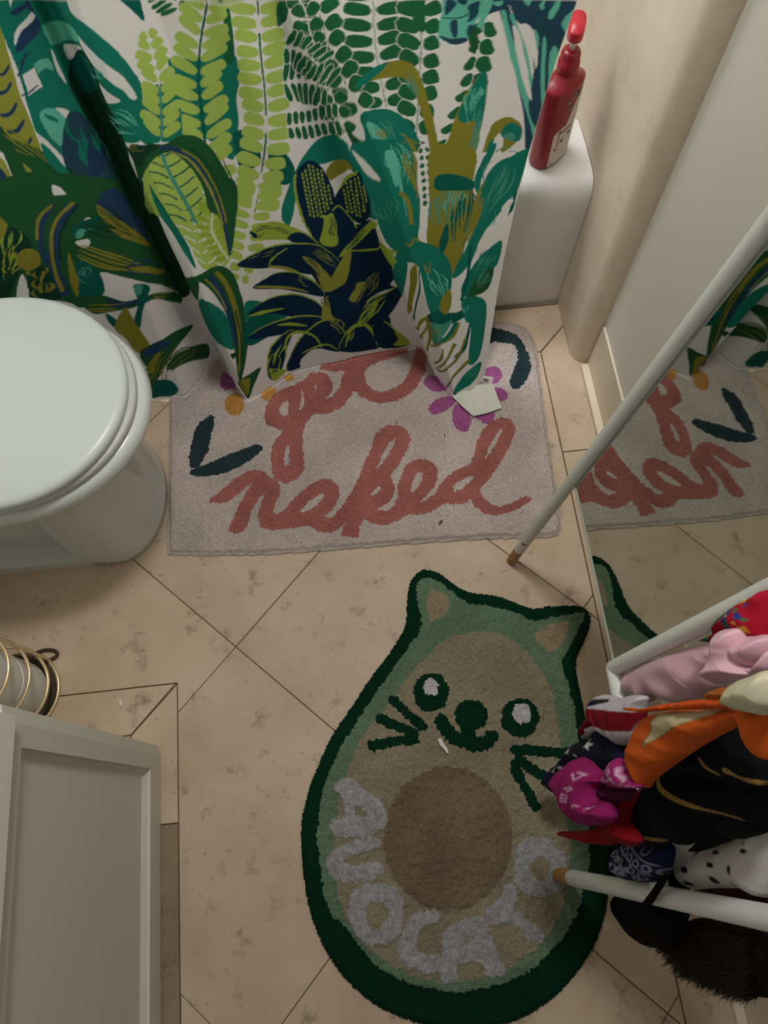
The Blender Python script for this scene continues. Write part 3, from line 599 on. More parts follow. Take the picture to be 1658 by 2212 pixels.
def fern(cr, sp, hw, n, c, lean=.45, fat=.8, stem=None, sw=3, left=1., right=1., skip=0, halo=0.):
    P = smooth_curve(np.array(cr(*sp)), 10); L_ = np.r_[0, np.cumsum(np.linalg.norm(np.diff(P, axis=0), axis=1))]; tot = L_[-1]
    hw = np.atleast_1d(hw); gap = tot / n
    for k in range(skip, n):
        s = (k + .5) / n * tot; q = np.array([np.interp(s, L_, P[:, 0]), np.interp(s, L_, P[:, 1])])
        q2 = np.array([np.interp(s - 6, L_, P[:, 0]), np.interp(s - 6, L_, P[:, 1])]) if s > 6 else P[0] * 1.0
        q3 = np.array([np.interp(s + 6, L_, P[:, 0]), np.interp(s + 6, L_, P[:, 1])]); t = q2 - q3; t /= np.linalg.norm(t) + 1e-9; nn = np.array([-t[1], t[0]])
        w = np.interp(k / max(n - 1, 1), np.linspace(0, 1, len(hw)), hw)
        for side, f in ((1, left), (-1, right)):
            if f == 0: continue
            le = lean * (1 + .18 * math.sin(k * 2.3 + side)); d = nn * side * math.cos(le) + t * math.sin(le); e = np.array([-d[1], d[0]])
            ln = w * f * (1 + .08 * math.sin(k * 5.1 + side * 2)); hh = gap * fat / 2 * math.cos(le) ** .3
            th_ = np.linspace(0, 2 * np.pi, 14, endpoint=False); cx = np.sign(np.cos(th_)) * np.abs(np.cos(th_)) ** .75; sy = np.sign(np.sin(th_)) * np.abs(np.sin(th_)) ** .7
            if halo: paint(q + d * (sw * .7 + 1 + ln * .5) + np.outer(cx, d * (ln * .5 + halo)) + np.outer(sy * (1 + .12 * cx), e * (hh + halo)), 'W')
            paint(q + d * (sw * .7 + 1 + ln * .5) + np.outer(cx, d * ln * .5) + np.outer(sy * (1 + .12 * cx), e * hh), c)
    if stem: paint(ribbon(P[::5], sw), stem)
def streaks(cr, pts, w, n, c, seed=0, dash=.6, sw=2.):   # n streak lines following a spine, spread over width w
    r_ = random.Random(seed); P = smooth_curve(np.array(cr(*pts)), 8); t = np.gradient(P, axis=0); t /= np.linalg.norm(t, axis=1)[:, None] + 1e-9; nn = np.stack([-t[:, 1], t[:, 0]], 1)
    for k in range(n):
        o = (k + .5) / n - .5 + r_.uniform(-.3, .3) / n; a = r_.uniform(0, 1 - dash); b = a + dash * r_.uniform(.6, 1); i = int(a * (len(P) - 1)); j = max(i + 3, int(b * (len(P) - 1)))
        s = np.linspace(0, 1, j - i); taper = np.sin(np.pi * np.linspace(.25, .85, j - i))[:, None]
        Q = P[i:j] + nn[i:j] * o * w * taper
        if len(Q) > 2: paint(ribbon(Q, [sw * .3, sw, sw * .3]), c)

# -- print: left side
poly(C1, [(0, 0), (190, 0), (430, 240), (540, 450), (660, 700), (720, 900), (700, 1000), (640, 1090), (480, 1080), (350, 940), (200, 740), (100, 400), (0, 150)], 'T')
poly(C1, [(170, -20), (350, -20), (400, 80), (520, 170), (640, 270), (720, 360), (780, 450), (800, 520), (800, 760), (760, 800), (700, 800), (640, 760), (560, 600), (480, 420), (430, 300), (360, 200), (200, 100)], 'T')
poly(C1, [(660, -20), (770, -20), (800, 60), (810, 122), (760, 80)], 'K')
poly(C1, [(425, 195), (520, 300), (620, 380), (700, 440), (768, 545), (738, 558), (690, 510), (600, 450), (500, 345)], 'W')
poly(C1, [(525, 440), (600, 520), (676, 568), (600, 582), (560, 530)], 'W')
poly(C1, [(45, -10), (72, -10), (55, 45)], 'W', False); poly(C1, [(190, 62), (182, 150), (130, 205), (80, 255), (85, 180), (140, 110)], 'W')
poly(C1, [(150, 0), (195, 100), (110, 190), (92, 300), (205, 200), (225, 130), (200, 90), (140, 40)], 'N'); poly(C1, [(60, 70), (140, 20), (150, 40), (90, 90)], 'N')
poly(C1, [(128, 425), (190, 380), (236, 488), (158, 542)], 'W', False); poly(C1, [(284, 275), (330, 370), (372, 472), (330, 425), (298, 345)], 'W')
poly(C1, [(190, 360), (265, 330), (300, 395), (250, 385), (215, 415), (205, 395)], 'Q'); poly(C1, [(240, 150), (320, 118), (400, 155), (445, 235), (380, 225), (330, 245), (280, 240)], 'Q')
poly(C1, [(220, 645), (265, 608), (340, 630), (378, 680), (345, 815), (300, 790), (255, 730)], 'Q'); poly(C1, [(250, 640), (310, 665), (330, 690), (270, 670)], 'T')
poly(C1, [(310, 605), (382, 622), (372, 668), (335, 632)], 'W'); poly(C1, [(188, 735), (270, 800), (345, 880), (360, 945), (300, 900), (225, 825)], 'W')
poly(C1, [(362, 250), (452, 272), (402, 335), (378, 318)], 'W')
poly(C1, [(380, 640), (480, 650), (560, 780), (630, 900), (670, 1040), (560, 1065), (430, 1010), (360, 920), (348, 780)], 'C'); streaks(C1, [(430, 650), (500, 850), (590, 1050)], 70, 9, 'T', 3, .5, 9)
poly(C1, [(500, 815), (590, 905), (560, 980), (525, 1030), (488, 900)], 'N'); streaks(C1, [(560, 700), (640, 900), (680, 1000)], 40, 5, 'E', 4, .4, 3)
poly(C1, [(400, 350), (440, 280), (500, 340), (545, 450), (585, 560), (665, 720), (720, 900), (640, 880), (520, 700), (430, 560), (385, 450)], 'X'); poly(C1, [(430, 300), (500, 360), (540, 500), (470, 520), (410, 400)], 'K')
streaks(C1, [(600, 640), (700, 700), (800, 740)], 60, 8, 'Q', 5, .7, 4); streaks(C1, [(520, 400), (600, 470)], 24, 4, 'Q', 6, .6, 3)
for a in [(90, 360, 170, 290), (120, 540, 210, 480), (100, 430, 140, 300)]: line(C1, [(a[0], a[1]), ((a[0] + a[2]) / 2, (a[1] + a[3]) / 2 + 10), (a[2], a[3])], 4, 'N')
poly(C1, [(-20, 170), (15, 200), (45, 300), (100, 500), (170, 680), (225, 830), (290, 1050), (300, 1135), (240, 1100), (180, 1115), (100, 960), (60, 860), (-20, 740)], 'Y')
for x, y, s in [(15, 400, .8), (22, 500, .9), (48, 620, 1), (88, 715, 1), (135, 810, .9), (30, 1060, 1.1), (150, 990, .9), (215, 1070, .9)]:
    poly(C1, [(x - 50 * s, y + 20 * s), (x, y + 10 * s), (x + 38 * s, y - 45 * s), (x + 45 * s, y - 20 * s), (x + 15 * s, y + 28 * s), (x - 30 * s, y + 40 * s)], 'N')
poly(C1, [(-20, 900), (20, 900), (80, 1040), (110, 1192), (60, 1180), (-20, 1010)], 'Y'); poly(C1, [(-20, 940), (30, 980), (75, 1110), (40, 1110), (-20, 1040)], 'N')
poly(C1, [(-20, 690), (60, 780), (200, 830), (380, 960), (600, 1080), (720, 1200), (560, 1200), (430, 1130), (240, 1000), (100, 900), (-20, 830)], 'D')
streaks(C1, [(0, 740), (200, 880), (560, 1110)], 36, 4, 'O', 7, .8, 4); streaks(C1, [(300, 930), (560, 1100)], 24, 3, 'X', 8, .8, 5)
poly(C1, [(-20, 760), (60, 800), (140, 950), (230, 1130), (280, 1210), (100, 1210), (90, 1060), (40, 920)], 'D'); poly(C1, [(230, 800), (330, 900), (390, 980), (360, 1000), (260, 900)], 'T')
poly(C1, [(285, 1045), (360, 1060), (382, 1140), (330, 1130), (300, 1100)], 'W')
# lower left jungle
poly(C3, [(-20, -20), (700, -20), (830, 60), (900, 250), (980, 420), (1020, 590), (900, 560), (760, 540), (560, 490), (580, 600), (600, 640), (460, 690), (380, 660), (200, 640), (-20, 660)], 'D')
poly(C3, [(420, 320), (495, 305), (495, 350), (450, 345)], 'W'); poly(C3, [(470, 195), (500, 185), (510, 210), (480, 212)], 'W'); poly(C3, [(290, 0), (350, 30), (382, 100), (320, 90), (295, 50)], 'W')
poly(C3, [(560, 500), (700, 520), (860, 560), (970, 600), (900, 610), (800, 640), (700, 655), (580, 630)], 'W'); poly(C3, [(450, 390), (495, 440), (490, 500), (455, 420)], 'W')
poly(C3, [(410, 470), (480, 420), (560, 500), (580, 610), (500, 640), (430, 600)], 'K'); streaks(C3, [(440, 480), (560, 610)], 50, 6, 'E', 9, .6, 4)
poly(C3, [(410, 230), (560, 180), (500, 260), (430, 290)], 'K'); streaks(C3, [(420, 280), (560, 250)], 22, 4, 'Q', 19, .7, 4)
poly(C3, [(560, 60), (640, 20), (720, 70), (800, 200), (840, 330), (720, 260), (620, 190), (540, 130)], 'N')
poly(C3, [(540, 110), (640, 180), (760, 250), (850, 340), (760, 320), (640, 270), (560, 180)], 'O'); streaks(C3, [(540, 130), (680, 230), (850, 340)], 40, 6, 'X', 10, .9, 3)
streaks(C3, [(440, 210), (600, 270), (800, 310)], 34, 5, 'X', 11, .8, 4)
poly(C3, [(390, 345), (520, 370), (640, 420), (800, 440), (940, 490), (960, 560), (860, 540), (700, 500), (520, 450), (430, 400)], 'D')
streaks(C3, [(440, 370), (600, 430), (760, 470), (930, 520)], 44, 5, 'O', 12, .95, 6); streaks(C3, [(700, 470), (850, 470), (950, 540)], 36, 5, 'N', 13, .8, 5); poly(C3, [(720, 470), (800, 455), (920, 470), (900, 500), (800, 490)], 'O')
poly(C3, [(450, 655), (560, 618), (700, 655), (800, 625), (900, 602), (1000, 600), (1015, 660), (880, 640), (760, 685), (620, 712), (520, 722)], 'D'); poly(C3, [(600, 640), (700, 655), (800, 630), (840, 640), (760, 670), (640, 690)], 'N'); streaks(C3, [(480, 690), (620, 690), (760, 660)], 18, 3, 'O', 14, .9, 4); streaks(C3, [(860, 620), (1010, 630)], 14, 3, 'O', 14, .9, 3)
poly(C3, [(120, 100), (300, 60), (560, 60), (460, 160), (410, 240), (390, 360), (420, 480), (440, 620), (400, 660), (340, 620), (280, 480), (200, 300), (150, 200)], 'D')
line(C3, [(420, 110), (340, 190), (300, 300), (310, 480), (370, 620)], 22, 'N'); line(C3, [(410, 100), (320, 190), (285, 300), (300, 460), (350, 600)], 8, 'O'); line(C3, [(300, 110), (240, 200), (225, 320), (270, 450)], 12, 'N'); line(C3, [(290, 115), (215, 190), (205, 310)], 7, 'O')
line(C3, [(440, 110), (370, 200), (330, 320), (340, 430)], 5, 'X'); poly(C3, [(380, 380), (410, 450), (440, 560), (430, 630), (395, 560), (380, 460)], 'O')
poly(C3, [(-20, 300), (80, 240), (180, 330), (160, 380), (80, 560), (40, 640), (-20, 640)], 'X'); streaks(C3, [(60, 250), (40, 400), (20, 600)], 60, 9, 'B', 15, .5, 4); streaks(C3, [(100, 330), (60, 480), (40, 620)], 40, 7, 'Y', 16, .3, 5)
poly(C3, ell(160, 420, 68, 62), 'O'); poly(C3, [(165, 500), (220, 460), (280, 480), (300, 560), (340, 640), (170, 640), (160, 570)], 'X'); streaks(C3, [(220, 470), (240, 640)], 60, 12, 'O', 17, .25, 6); poly(C3, [(100, 560), (125, 500), (160, 590), (150, 640), (95, 630)], 'W')
poly(C3, [(-20, 180), (40, 220), (20, 290), (-20, 300)], 'O')
poly(C3, [(745, 560), (842, 570), (808, 670), (782, 800), (748, 770), (772, 660)], 'K'); poly(C3, [(755, 560), (800, 570), (780, 620), (755, 610)], 'E'); poly(C3, [(590, 720), (650, 760), (640, 800), (600, 760)], 'K')
poly(C3, [(700, 688), (760, 780), (830, 880), (822, 912), (770, 942), (700, 860), (640, 800)], 'O')
poly(C3, [(780, 940), (900, 870), (1000, 810), (1085, 785), (1000, 900), (935, 1000), (900, 1060), (885, 1092), (960, 1100), (995, 1160), (920, 1192), (840, 1192), (828, 1050)], 'D')
streaks(C3, [(850, 1150), (900, 1000), (1060, 800)], 50, 7, 'O', 18, .7, 3); poly(C3, [(820, 1060), (860, 960), (900, 930), (860, 1040)], 'O'); poly(C3, [(790, 940), (900, 880), (960, 880), (850, 960)], 'N'); poly(C3, [(840, 1190), (880, 1100), (960, 1100), (995, 1160), (920, 1195)], 'K')
poly(C3, [(930, 1040), (980, 950), (1080, 905), (1160, 890), (1172, 960), (1080, 985)], 'D'); streaks(C3, [(940, 1030), (1040, 940), (1170, 930)], 34, 5, 'X', 20, .9, 3); streaks(C3, [(940, 1030), (1040, 950), (1170, 930)], 24, 3, 'O', 21, .9, 2)
poly(C1, [(560, 640), (640, 720), (720, 900), (790, 1060), (860, 1200), (760, 1200), (690, 1040), (620, 880)], 'X'); poly(C3, [(690, -20), (800, -20), (860, 130), (930, 300), (1010, 470), (1060, 600), (1010, 620), (930, 450), (820, 230)], 'X')  # dark leaf print stretched along the fold valley, deepening its shade by colour
# lime ferns
poly(C1, [(940, 350), (980, 330), (1100, 320), (1290, 300), (1340, 420), (1320, 560), (1330, 700), (1300, 900), (1160, 780), (1020, 770), (980, 480)], 'T'); poly(C1, [(1250, 80), (1290, 60), (1310, 330), (1250, 330)], 'G')
poly(C1, [(1500, 850), (1580, 850), (1640, 920), (1650, 1000), (1590, 1040), (1520, 1000)], 'K'); poly(C1, [(1300, 760), (1400, 740), (1460, 900), (1350, 960)], 'K')
fern(C1, [(860, -70), (960, 10), (1010, 60)], [30, 40], 5, 'G', .3, .7)
fern(C1, [(1180, -120), (1150, 60), (1118, 250), (1108, 450), (1125, 620), (1150, 800), (1170, 960), (1150, 1100)], [40, 56, 62, 60, 58, 60, 62, 52], 17, 'L', .5, .90, 'K', 5)
fern(C1, [(1440, -130), (1448, 100), (1460, 300), (1480, 480), (1490, 650), (1480, 820), (1455, 1000), (1420, 1192)], [50, 54, 54, 53, 52, 52, 50, 46], 17, 'L', .22, .92, 'G', 4)
line(C1, [(1445, 90), (1448, 190)], 8, 'W'); line(C1, [(1490, 650), (1480, 750)], 7, 'W'); line(C1, [(1465, 970), (1410, 1192)], 5, 'W')
poly(C1, [(800, 560), (900, 470), (1000, 560), (1020, 700), (1010, 780), (900, 800), (790, 790)], 'T')
fern(C1, [(828, 190), (860, 330), (885, 440), (902, 560), (908, 690), (902, 800)], [20, 36, 42, 46, 48, 50], 10, 'L', .68, .95, 'W', 3); line(C1, [(895, 490), (908, 690), (903, 790)], 6, 'E')
poly(C1, [(800, 960), (870, 880), (960, 860), (1080, 950), (1110, 1080), (1100, 1200), (840, 1200)], 'L'); poly(C3, [(840, 0), (1100, 0), (1180, 150), (1300, 200), (1290, 420), (1210, 470), (1130, 460), (1060, 330), (960, 200)], 'L')
for k in range(13):
    t = k / 12; bx_, by_ = 905 + 300 * t, 880 + 720 * t; l = 92 - 40 * t; cl = 'K' if k < 7 else 'W'
    line(C1, [(bx_ + 8, by_), (bx_ + .7 * l, by_ - 28 + 5 * t), (bx_ + 1.35 * l, by_ - 70)], 3.4 if k < 7 else 3, cl); line(C1, [(bx_ - 8, by_), (bx_ - l * .8, by_ - 28), (bx_ - l * 1.5, by_ - 36)], 3.4 if k < 7 else 3, cl)
line(C1, [(905, 860), (960, 990), (1050, 1150), (1110, 1270)], [7, 9, 7], 'E'); line(C1, [(1090, 1250), (1200, 1430), (1230, 1490)], 4, 'W')
fern(C3, [(1440, -20), (1420, 80), (1395, 230), (1375, 380), (1340, 560)], [46, 42, 36, 30, 16], 10, 'L', .2, .82, 'W', 4); fern(C3, [(1200, 120), (1190, 260), (1280, 420)], [36, 30, 20], 9, 'B', .3, .8, 'W', 3)
poly(C3, [(830, 0), (870, 60), (920, 140), (1000, 250), (1060, 350), (1100, 470), (1040, 400), (960, 270), (880, 150)], 'T'); line(C3, [(870, 70), (980, 230), (1090, 450)], 3, 'K')
# striped green arch leaves
poly(C1, [(690, 815), (760, 850), (830, 805), (920, 812), (1020, 760), (1130, 780), (1220, 890), (1295, 1040), (1325, 1192), (1180, 1192), (1140, 1060), (1060, 930), (960, 860), (880, 880), (810, 960), (780, 1030), (740, 900)], 'D')
poly(C3, [(1165, -20), (1310, -20), (1326, 150), (1298, 370), (1268, 280), (1215, 150)], 'D')
line(C1, [(900, 830), (1010, 850), (1110, 940), (1190, 1080), (1250, 1230), (1290, 1430)], [9, 14, 10, 6], 'N'); line(C1, [(950, 850), (1050, 890), (1130, 980), (1200, 1110), (1250, 1260)], [3, 5, 6, 3], 'Y'); line(C1, [(1020, 840), (1120, 910), (1220, 1080), (1270, 1250)], 4, 'O'); line(C1, [(1060, 830), (1160, 920), (1240, 1080)], 3, 'X')
poly(C1, [(720, 820), (830, 815), (900, 815), (820, 880), (770, 940)], 'X'); streaks(C1, [(720, 830), (860, 840)], 18, 3, 'O', 22, .8, 2)
poly(C3, [(1110, 640), (1230, 690), (1290, 780), (1310, 920), (1200, 870), (1130, 740)], 'T'); poly(C3, [(1380, 655), (1450, 655), (1480, 700), (1400, 730)], 'T'); poly(C3, [(1390, 830), (1470, 740), (1560, 700), (1620, 730), (1500, 800), (1400, 885)], 'T')
poly(C3, [(1030, 525), (1110, 508), (1210, 455), (1290, 478), (1340, 580), (1372, 700), (1388, 900), (1362, 1060), (1335, 1110), (1318, 950), (1280, 760), (1220, 640), (1125, 545), (1108, 600), (1100, 650), (1060, 590)], 'D')
line(C3, [(1210, 490), (1270, 560), (1320, 700), (1345, 860), (1340, 1050)], [8, 12, 9, 4], 'O'); line(C3, [(1170, 510), (1230, 590), (1290, 740), (1325, 900)], [10, 13, 6], 'N'); line(C3, [(1150, 530), (1220, 600), (1270, 700)], 3, 'Y'); line(C3, [(1300, 720), (1330, 880), (1335, 1000)], 3, 'X'); line(C3, [(1320, 700), (1352, 880), (1350, 1000)], 3, 'X')
poly(C3, [(1290, 950), (1325, 945), (1310, 975)], 'X'); poly(C3, [(1325, 1105), (1400, 1060), (1462, 1022), (1425, 1120), (1390, 1197), (1345, 1160)], 'D'); poly(C3, [(1330, 1110), (1400, 1085), (1385, 1180)], 'O')
# dark green ferns, top middle
poly(C2, [(0, 0), (60, 20), (40, 120), (0, 150)], 'G')
fern(C2, [(530, -60), (535, 60), (545, 250), (575, 420), (605, 620)], [62, 60, 58, 54, 46], 8, 'G', .15, .86, 'W', 6, halo=1.5); line(C2, [(532, 0), (546, 250), (605, 600)], 2, 'K')
fern(C2, [(180, -60), (230, 80), (290, 280), (370, 470), (480, 650)], [46, 44, 42, 40, 34], 8, 'G', .40, .88, 'W', 5, halo=1.5); line(C2, [(230, 80), (290, 280), (380, 490)], 1.6, 'K')
fern(C2, [(790, -60), (805, 180), (795, 430), (775, 780)], [52, 50, 46, 36], 9, 'G', .35, .9, 'W', 5, .78, 1., halo=1.5); line(C2, [(805, 180), (792, 430), (776, 760)], 1.8, 'K'); poly(C2, [(730, -10), (820, -10), (815, 180), (760, 130)], 'G')
fern(C2, [(100, -20), (150, 60), (190, 220), (270, 440), (330, 620), (390, 790)], [30, 34, 32, 30, 26], 10, 'G', .65, .86, 'W', 3, halo=1.)
fern(C2, [(20, 470), (150, 458), (280, 500)], [44, 48], 7, 'G', -.25, .84, 'W', 3, halo=1.5); fern(C2, [(30, 265), (130, 290), (230, 370)], [36, 40], 6, 'G', -.25, .84, 'W', 3, halo=1.5); fern(C2, [(50, 715), (180, 695), (340, 668)], [26, 32], 8, 'G', -.1, .8, 'W', 2.5, halo=1.5)
fern(C2, [(1150, 140), (1115, 300), (1080, 480), (1010, 660), (900, 880)], [26, 34, 40, 38, 28], 8, 'G', .55, .95, 'W', 2, 1, .5); poly(C2, [(1060, 210), (1110, 130), (1120, 230), (1095, 310)], 'D')
# aqua and navy foliage, top right
poly(C2, [(930, -20), (1150, -20), (1135, 80), (1095, 140), (1045, 240), (960, 245), (895, 200), (920, 60)], 'Q')
for b in [[(950, 0), (1000, 20), (970, 60), (930, 90), (935, 30)], [(960, 130), (1000, 120), (1000, 200), (980, 210)], [(1060, 40), (1130, 10), (1110, 90), (1060, 130), (1075, 80)], [(1000, -10), (1060, -10), (1050, 30), (1010, 20)], [(900, 200), (960, 220), (1050, 215), (1040, 245), (960, 250)], [(1060, 150), (1090, 150), (1060, 210)]]: poly(C2, b, 'C')
line(C2, [(920, 100), (1020, 105), (1120, 50)], 3, 'K')
poly(C2, [(1140, 100), (1180, 0), (1300, -20), (1280, 45), (1200, 75)], 'C'); line(C2, [(1125, 160), (1170, 40), (1200, -20)], 14, 'Q'); poly(C2, [(1200, 20), (1260, 10), (1230, 40)], 'Q')
poly(C2, [(1310, -20), (1660, -20), (1660, 200), (1600, 290), (1545, 300), (1530, 260), (1420, 165), (1335, 125), (1305, 60)], 'C')
for b in [[(1370, 0), (1420, -20), (1400, 40)], [(1510, 90), (1560, 0), (1580, 20), (1530, 110)], [(1460, 40), (1490, -10), (1480, 60)], [(1590, 120), (1660, 60), (1660, 190), (1610, 190)], [(1620, 200), (1650, 210), (1630, 270)]]: poly(C2, b, 'Q')
poly(C2, [(1235, 60), (1290, 40), (1330, 180), (1390, 330), (1440, 520), (1480, 700), (1440, 840), (1390, 860), (1375, 650), (1330, 430), (1290, 260)], 'C')
line(C2, [(1255, 60), (1300, 250), (1350, 430), (1400, 600), (1440, 760)], [10, 16, 16, 10], 'Q'); line(C2, [(1300, 80), (1370, 260), (1400, 400), (1440, 560)], [8, 12, 8], 'Q')
poly(C2, [(1420, 150), (1560, 280), (1570, 420), (1510, 600), (1450, 720), (1400, 600), (1430, 400)], 'C'); poly(C2, [(1310, 150), (1350, 200), (1395, 400), (1420, 560), (1390, 520), (1350, 380)], 'W'); poly(C2, [(1360, 145), (1420, 160), (1450, 260), (1445, 390), (1420, 300)], 'W')
for b in [[(1430, 170), (1455, 200), (1450, 290)], [(1480, 220), (1500, 260), (1490, 500), (1520, 600), (1480, 640), (1470, 450)], [(1520, 300), (1560, 270), (1570, 400), (1530, 560), (1510, 560)]]: poly(C2, b, 'Q')
# straps and arching leaves, right of middle
poly(C2, [(30, 1200), (40, 1100), (100, 960), (150, 870), (220, 790), (300, 758), (380, 800), (440, 900), (490, 1020), (560, 1200), (480, 1200), (440, 1000), (330, 890), (250, 920), (150, 940), (100, 1050)], 'T'); poly(C2, [(270, 960), (330, 900), (420, 930), (320, 1000), (290, 1010)], 'O')
poly(C2, [(460, 650), (560, 612), (660, 630), (740, 700), (800, 800), (850, 920), (850, 1200), (480, 1200), (420, 1000), (560, 1020), (500, 880), (480, 740)], 'T')
poly(C2, [(490, 710), (530, 690), (600, 760), (660, 900), (690, 1060), (640, 1000), (570, 850)], 'Q'); streaks(C2, [(560, 690), (680, 860), (760, 1100)], 80, 10, 'E', 23, .4, 4); streaks(C2, [(680, 760), (760, 860), (790, 1000)], 40, 6, 'O', 24, .7, 6); streaks(C2, [(560, 730), (610, 800)], 20, 4, 'O', 25, .8, 4)
poly(C2, [(390, 815), (470, 900), (560, 1000), (562, 1022), (480, 990), (415, 895)], 'W'); line(C2, [(395, 820), (480, 930), (560, 1015)], 2.4, 'K'); poly(C2, [(370, 700), (400, 740), (500, 830), (420, 820)], 'D')
poly(C2, [(1000, 640), (1060, 510), (1140, 408), (1172, 430), (1160, 600), (1120, 800), (1080, 1010), (1080, 1200), (860, 1200), (900, 930), (960, 760)], 'O')
poly(C2, [(1142, 405), (1172, 432), (1152, 640), (1120, 760), (1100, 680), (1040, 690), (1008, 640), (1080, 500)], 'T'); streaks(C2, [(1110, 480), (1090, 580), (1090, 760)], 44, 9, 'Q', 26, .6, 4); streaks(C2, [(1130, 600), (1100, 800), (1060, 1000)], 20, 4, 'E', 27, .7, 4)
poly(C2, [(430, 490), (520, 395), (620, 350), (725, 348), (792, 420), (832, 540), (872, 680), (905, 850), (932, 900), (940, 1200), (855, 1200), (850, 850), (812, 660), (760, 520), (700, 440), (600, 440), (510, 460)], 'O'); poly(C2, [(425, 500), (500, 405), (620, 348), (560, 420), (480, 480)], 'T'); streaks(C2, [(720, 430), (780, 540), (840, 700)], 18, 4, 'E', 28, .7, 3)
line(C2, [(915, 830), (925, 900), (930, 925)], 4, 'K')
poly(C2, [(1070, 1010), (1130, 900), (1170, 770), (1210, 690), (1290, 657), (1350, 690), (1366, 745), (1322, 810), (1250, 858), (1262, 800), (1248, 745), (1212, 780), (1190, 850), (1130, 1010)], 'O'); poly(C2, [(1255, 730), (1300, 690), (1362, 720), (1345, 795), (1255, 770)], 'T'); poly(C2, [(1262, 760), (1310, 745), (1330, 780), (1290, 790)], 'E'); poly(C2, [(1085, 1010), (1150, 880), (1190, 790), (1205, 800), (1130, 1000)], 'T')
poly(C2, [(1410, 855), (1320, 862), (1240, 900), (1170, 990), (1120, 1140), (1090, 1210), (1290, 1210), (1345, 1060)], 'K'); streaks(C2, [(1380, 880), (1240, 960), (1140, 1180)], 80, 8, 'E', 29, .6, 3)
poly(C2, [(880, 985), (960, 978), (1100, 1020), (1060, 1072), (930, 1080), (878, 1040)], 'K')
line(C2, [(800, 800), (825, 900), (815, 1050), (840, 1192)], 8, 'W'); fern(C2, [(795, 800), (830, 950), (835, 1190)], [8, 8], 8, 'G', .5, .7)
# bromeliad
line(C4, [(0, 40), (60, 200), (45, 500)], 3, 'D')
poly(C4, [(300, 330), (310, 250), (360, 130), (430, 20), (540, -40), (640, -20), (700, 100), (620, 40), (520, 60), (420, 90), (350, 360), (320, 365)], 'T')
poly(C4, [(120, 770), (200, 765), (300, 820), (200, 850), (130, 870)], 'T'); poly(C4, [(120, 870), (260, 830), (330, 900), (250, 940), (130, 990)], 'K')
poly(C4, [(470, 330), (580, 290), (680, 370), (760, 350), (800, 460), (870, 600), (900, 680), (800, 720), (740, 780), (860, 850), (820, 990), (600, 1020), (480, 900), (520, 740), (420, 560), (460, 470)], 'P')
def bleaf(pts, edge='B', base='P'): 
    poly(C4, pts, base)
    P = np.array(C4(*pts)); P = smooth_curve(P, 4, True); paint(ribbon(P[:len(P) * 5 // 9], [1, 4, 1]), edge)
poly(C4, [(135, 410), (190, 370), (270, 355), (350, 380), (440, 420), (490, 470), (400, 472), (330, 450), (220, 450), (165, 440)], 'B'); poly(C4, [(330, 440), (400, 410), (490, 470), (400, 475)], 'P'); streaks(C4, [(160, 420), (280, 390), (400, 440)], 24, 5, 'P', 30, .5, 2.5); poly(C4, [(140, 405), (180, 425), (160, 442)], 'P')
bleaf([(600, 560), (500, 480), (380, 468), (260, 480), (160, 522), (78, 578), (180, 597), (300, 590), (440, 625), (560, 600)])
line(C4, [(235, 585), (340, 600), (440, 660), (500, 720)], [5, 9, 6], 'Y'); line(C4, [(240, 580), (255, 545), (330, 490)], [3, 4, 2], 'B'); streaks(C4, [(130, 560), (240, 505), (360, 480)], 20, 4, 'Y', 31, .5, 1.6)
bleaf([(520, 740), (510, 700), (460, 655), (380, 618), (280, 618), (200, 660), (163, 698), (300, 702), (430, 725)]); line(C4, [(170, 690), (220, 690), (340, 695), (440, 715)], [3, 6, 3], 'Y')
bleaf([(530, 840), (490, 770), (380, 728), (270, 740), (180, 785), (132, 842), (260, 828), (400, 850)]); line(C4, [(135, 838), (210, 820), (310, 800)], [2, 8, 2], 'B')
bleaf([(520, 900), (520, 850), (420, 838), (300, 860), (200, 900), (128, 952), (180, 955), (300, 935), (430, 915)]); line(C4, [(280, 885), (350, 880), (430, 890)], [2, 8, 2], 'B')
bleaf([(365, 915), (320, 928), (250, 1000), (233, 1090), (240, 1150), (275, 1165), (312, 1100), (332, 1010)]); streaks(C4, [(260, 1120), (290, 1020), (340, 940)], 30, 5, 'B', 32, .6, 3)
poly(C4, [(240, 1110), (300, 1110), (330, 1120), (270, 1170)], 'B'); streaks(C4, [(240, 1120), (310, 1130)], 14, 3, 'P', 33, .6, 3)
bleaf([(330, 1115), (370, 1000), (430, 918), (540, 858), (630, 930), (610, 1020), (480, 1005), (405, 1062), (400, 1105)]); line(C4, [(330, 1050), (330, 960), (380, 920), (470, 940), (510, 1000)], [2, 6, 6, 2], 'B'); poly(C4, [(400, 1090), (430, 1035), (500, 1035), (480, 1060)], 'W'); line(C4, [(410, 1030), (470, 1000), (540, 985), (590, 1010)], [2, 5, 2], 'B')
bleaf([(600, 1010), (650, 908), (720, 875), (785, 925), (805, 1000), (700, 1015)]); line(C4, [(630, 1000), (660, 910), (720, 880), (775, 930), (795, 990)], [2, 6, 6, 2], 'B'); streaks(C4, [(660, 900), (640, 1000)], 20, 4, 'B', 34, .7, 3)
bleaf([(770, 890), (830, 868), (900, 925), (960, 985), (860, 1005), (800, 990)]); poly(C4, [(880, 920), (920, 930), (965, 985), (880, 990), (900, 955)], 'B')
bleaf([(740, 780), (840, 720), (915, 678), (912, 740), (860, 830), (780, 890)]); streaks(C4, [(720, 850), (790, 770), (880, 710)], 34, 5, 'B', 35, .7, 4)
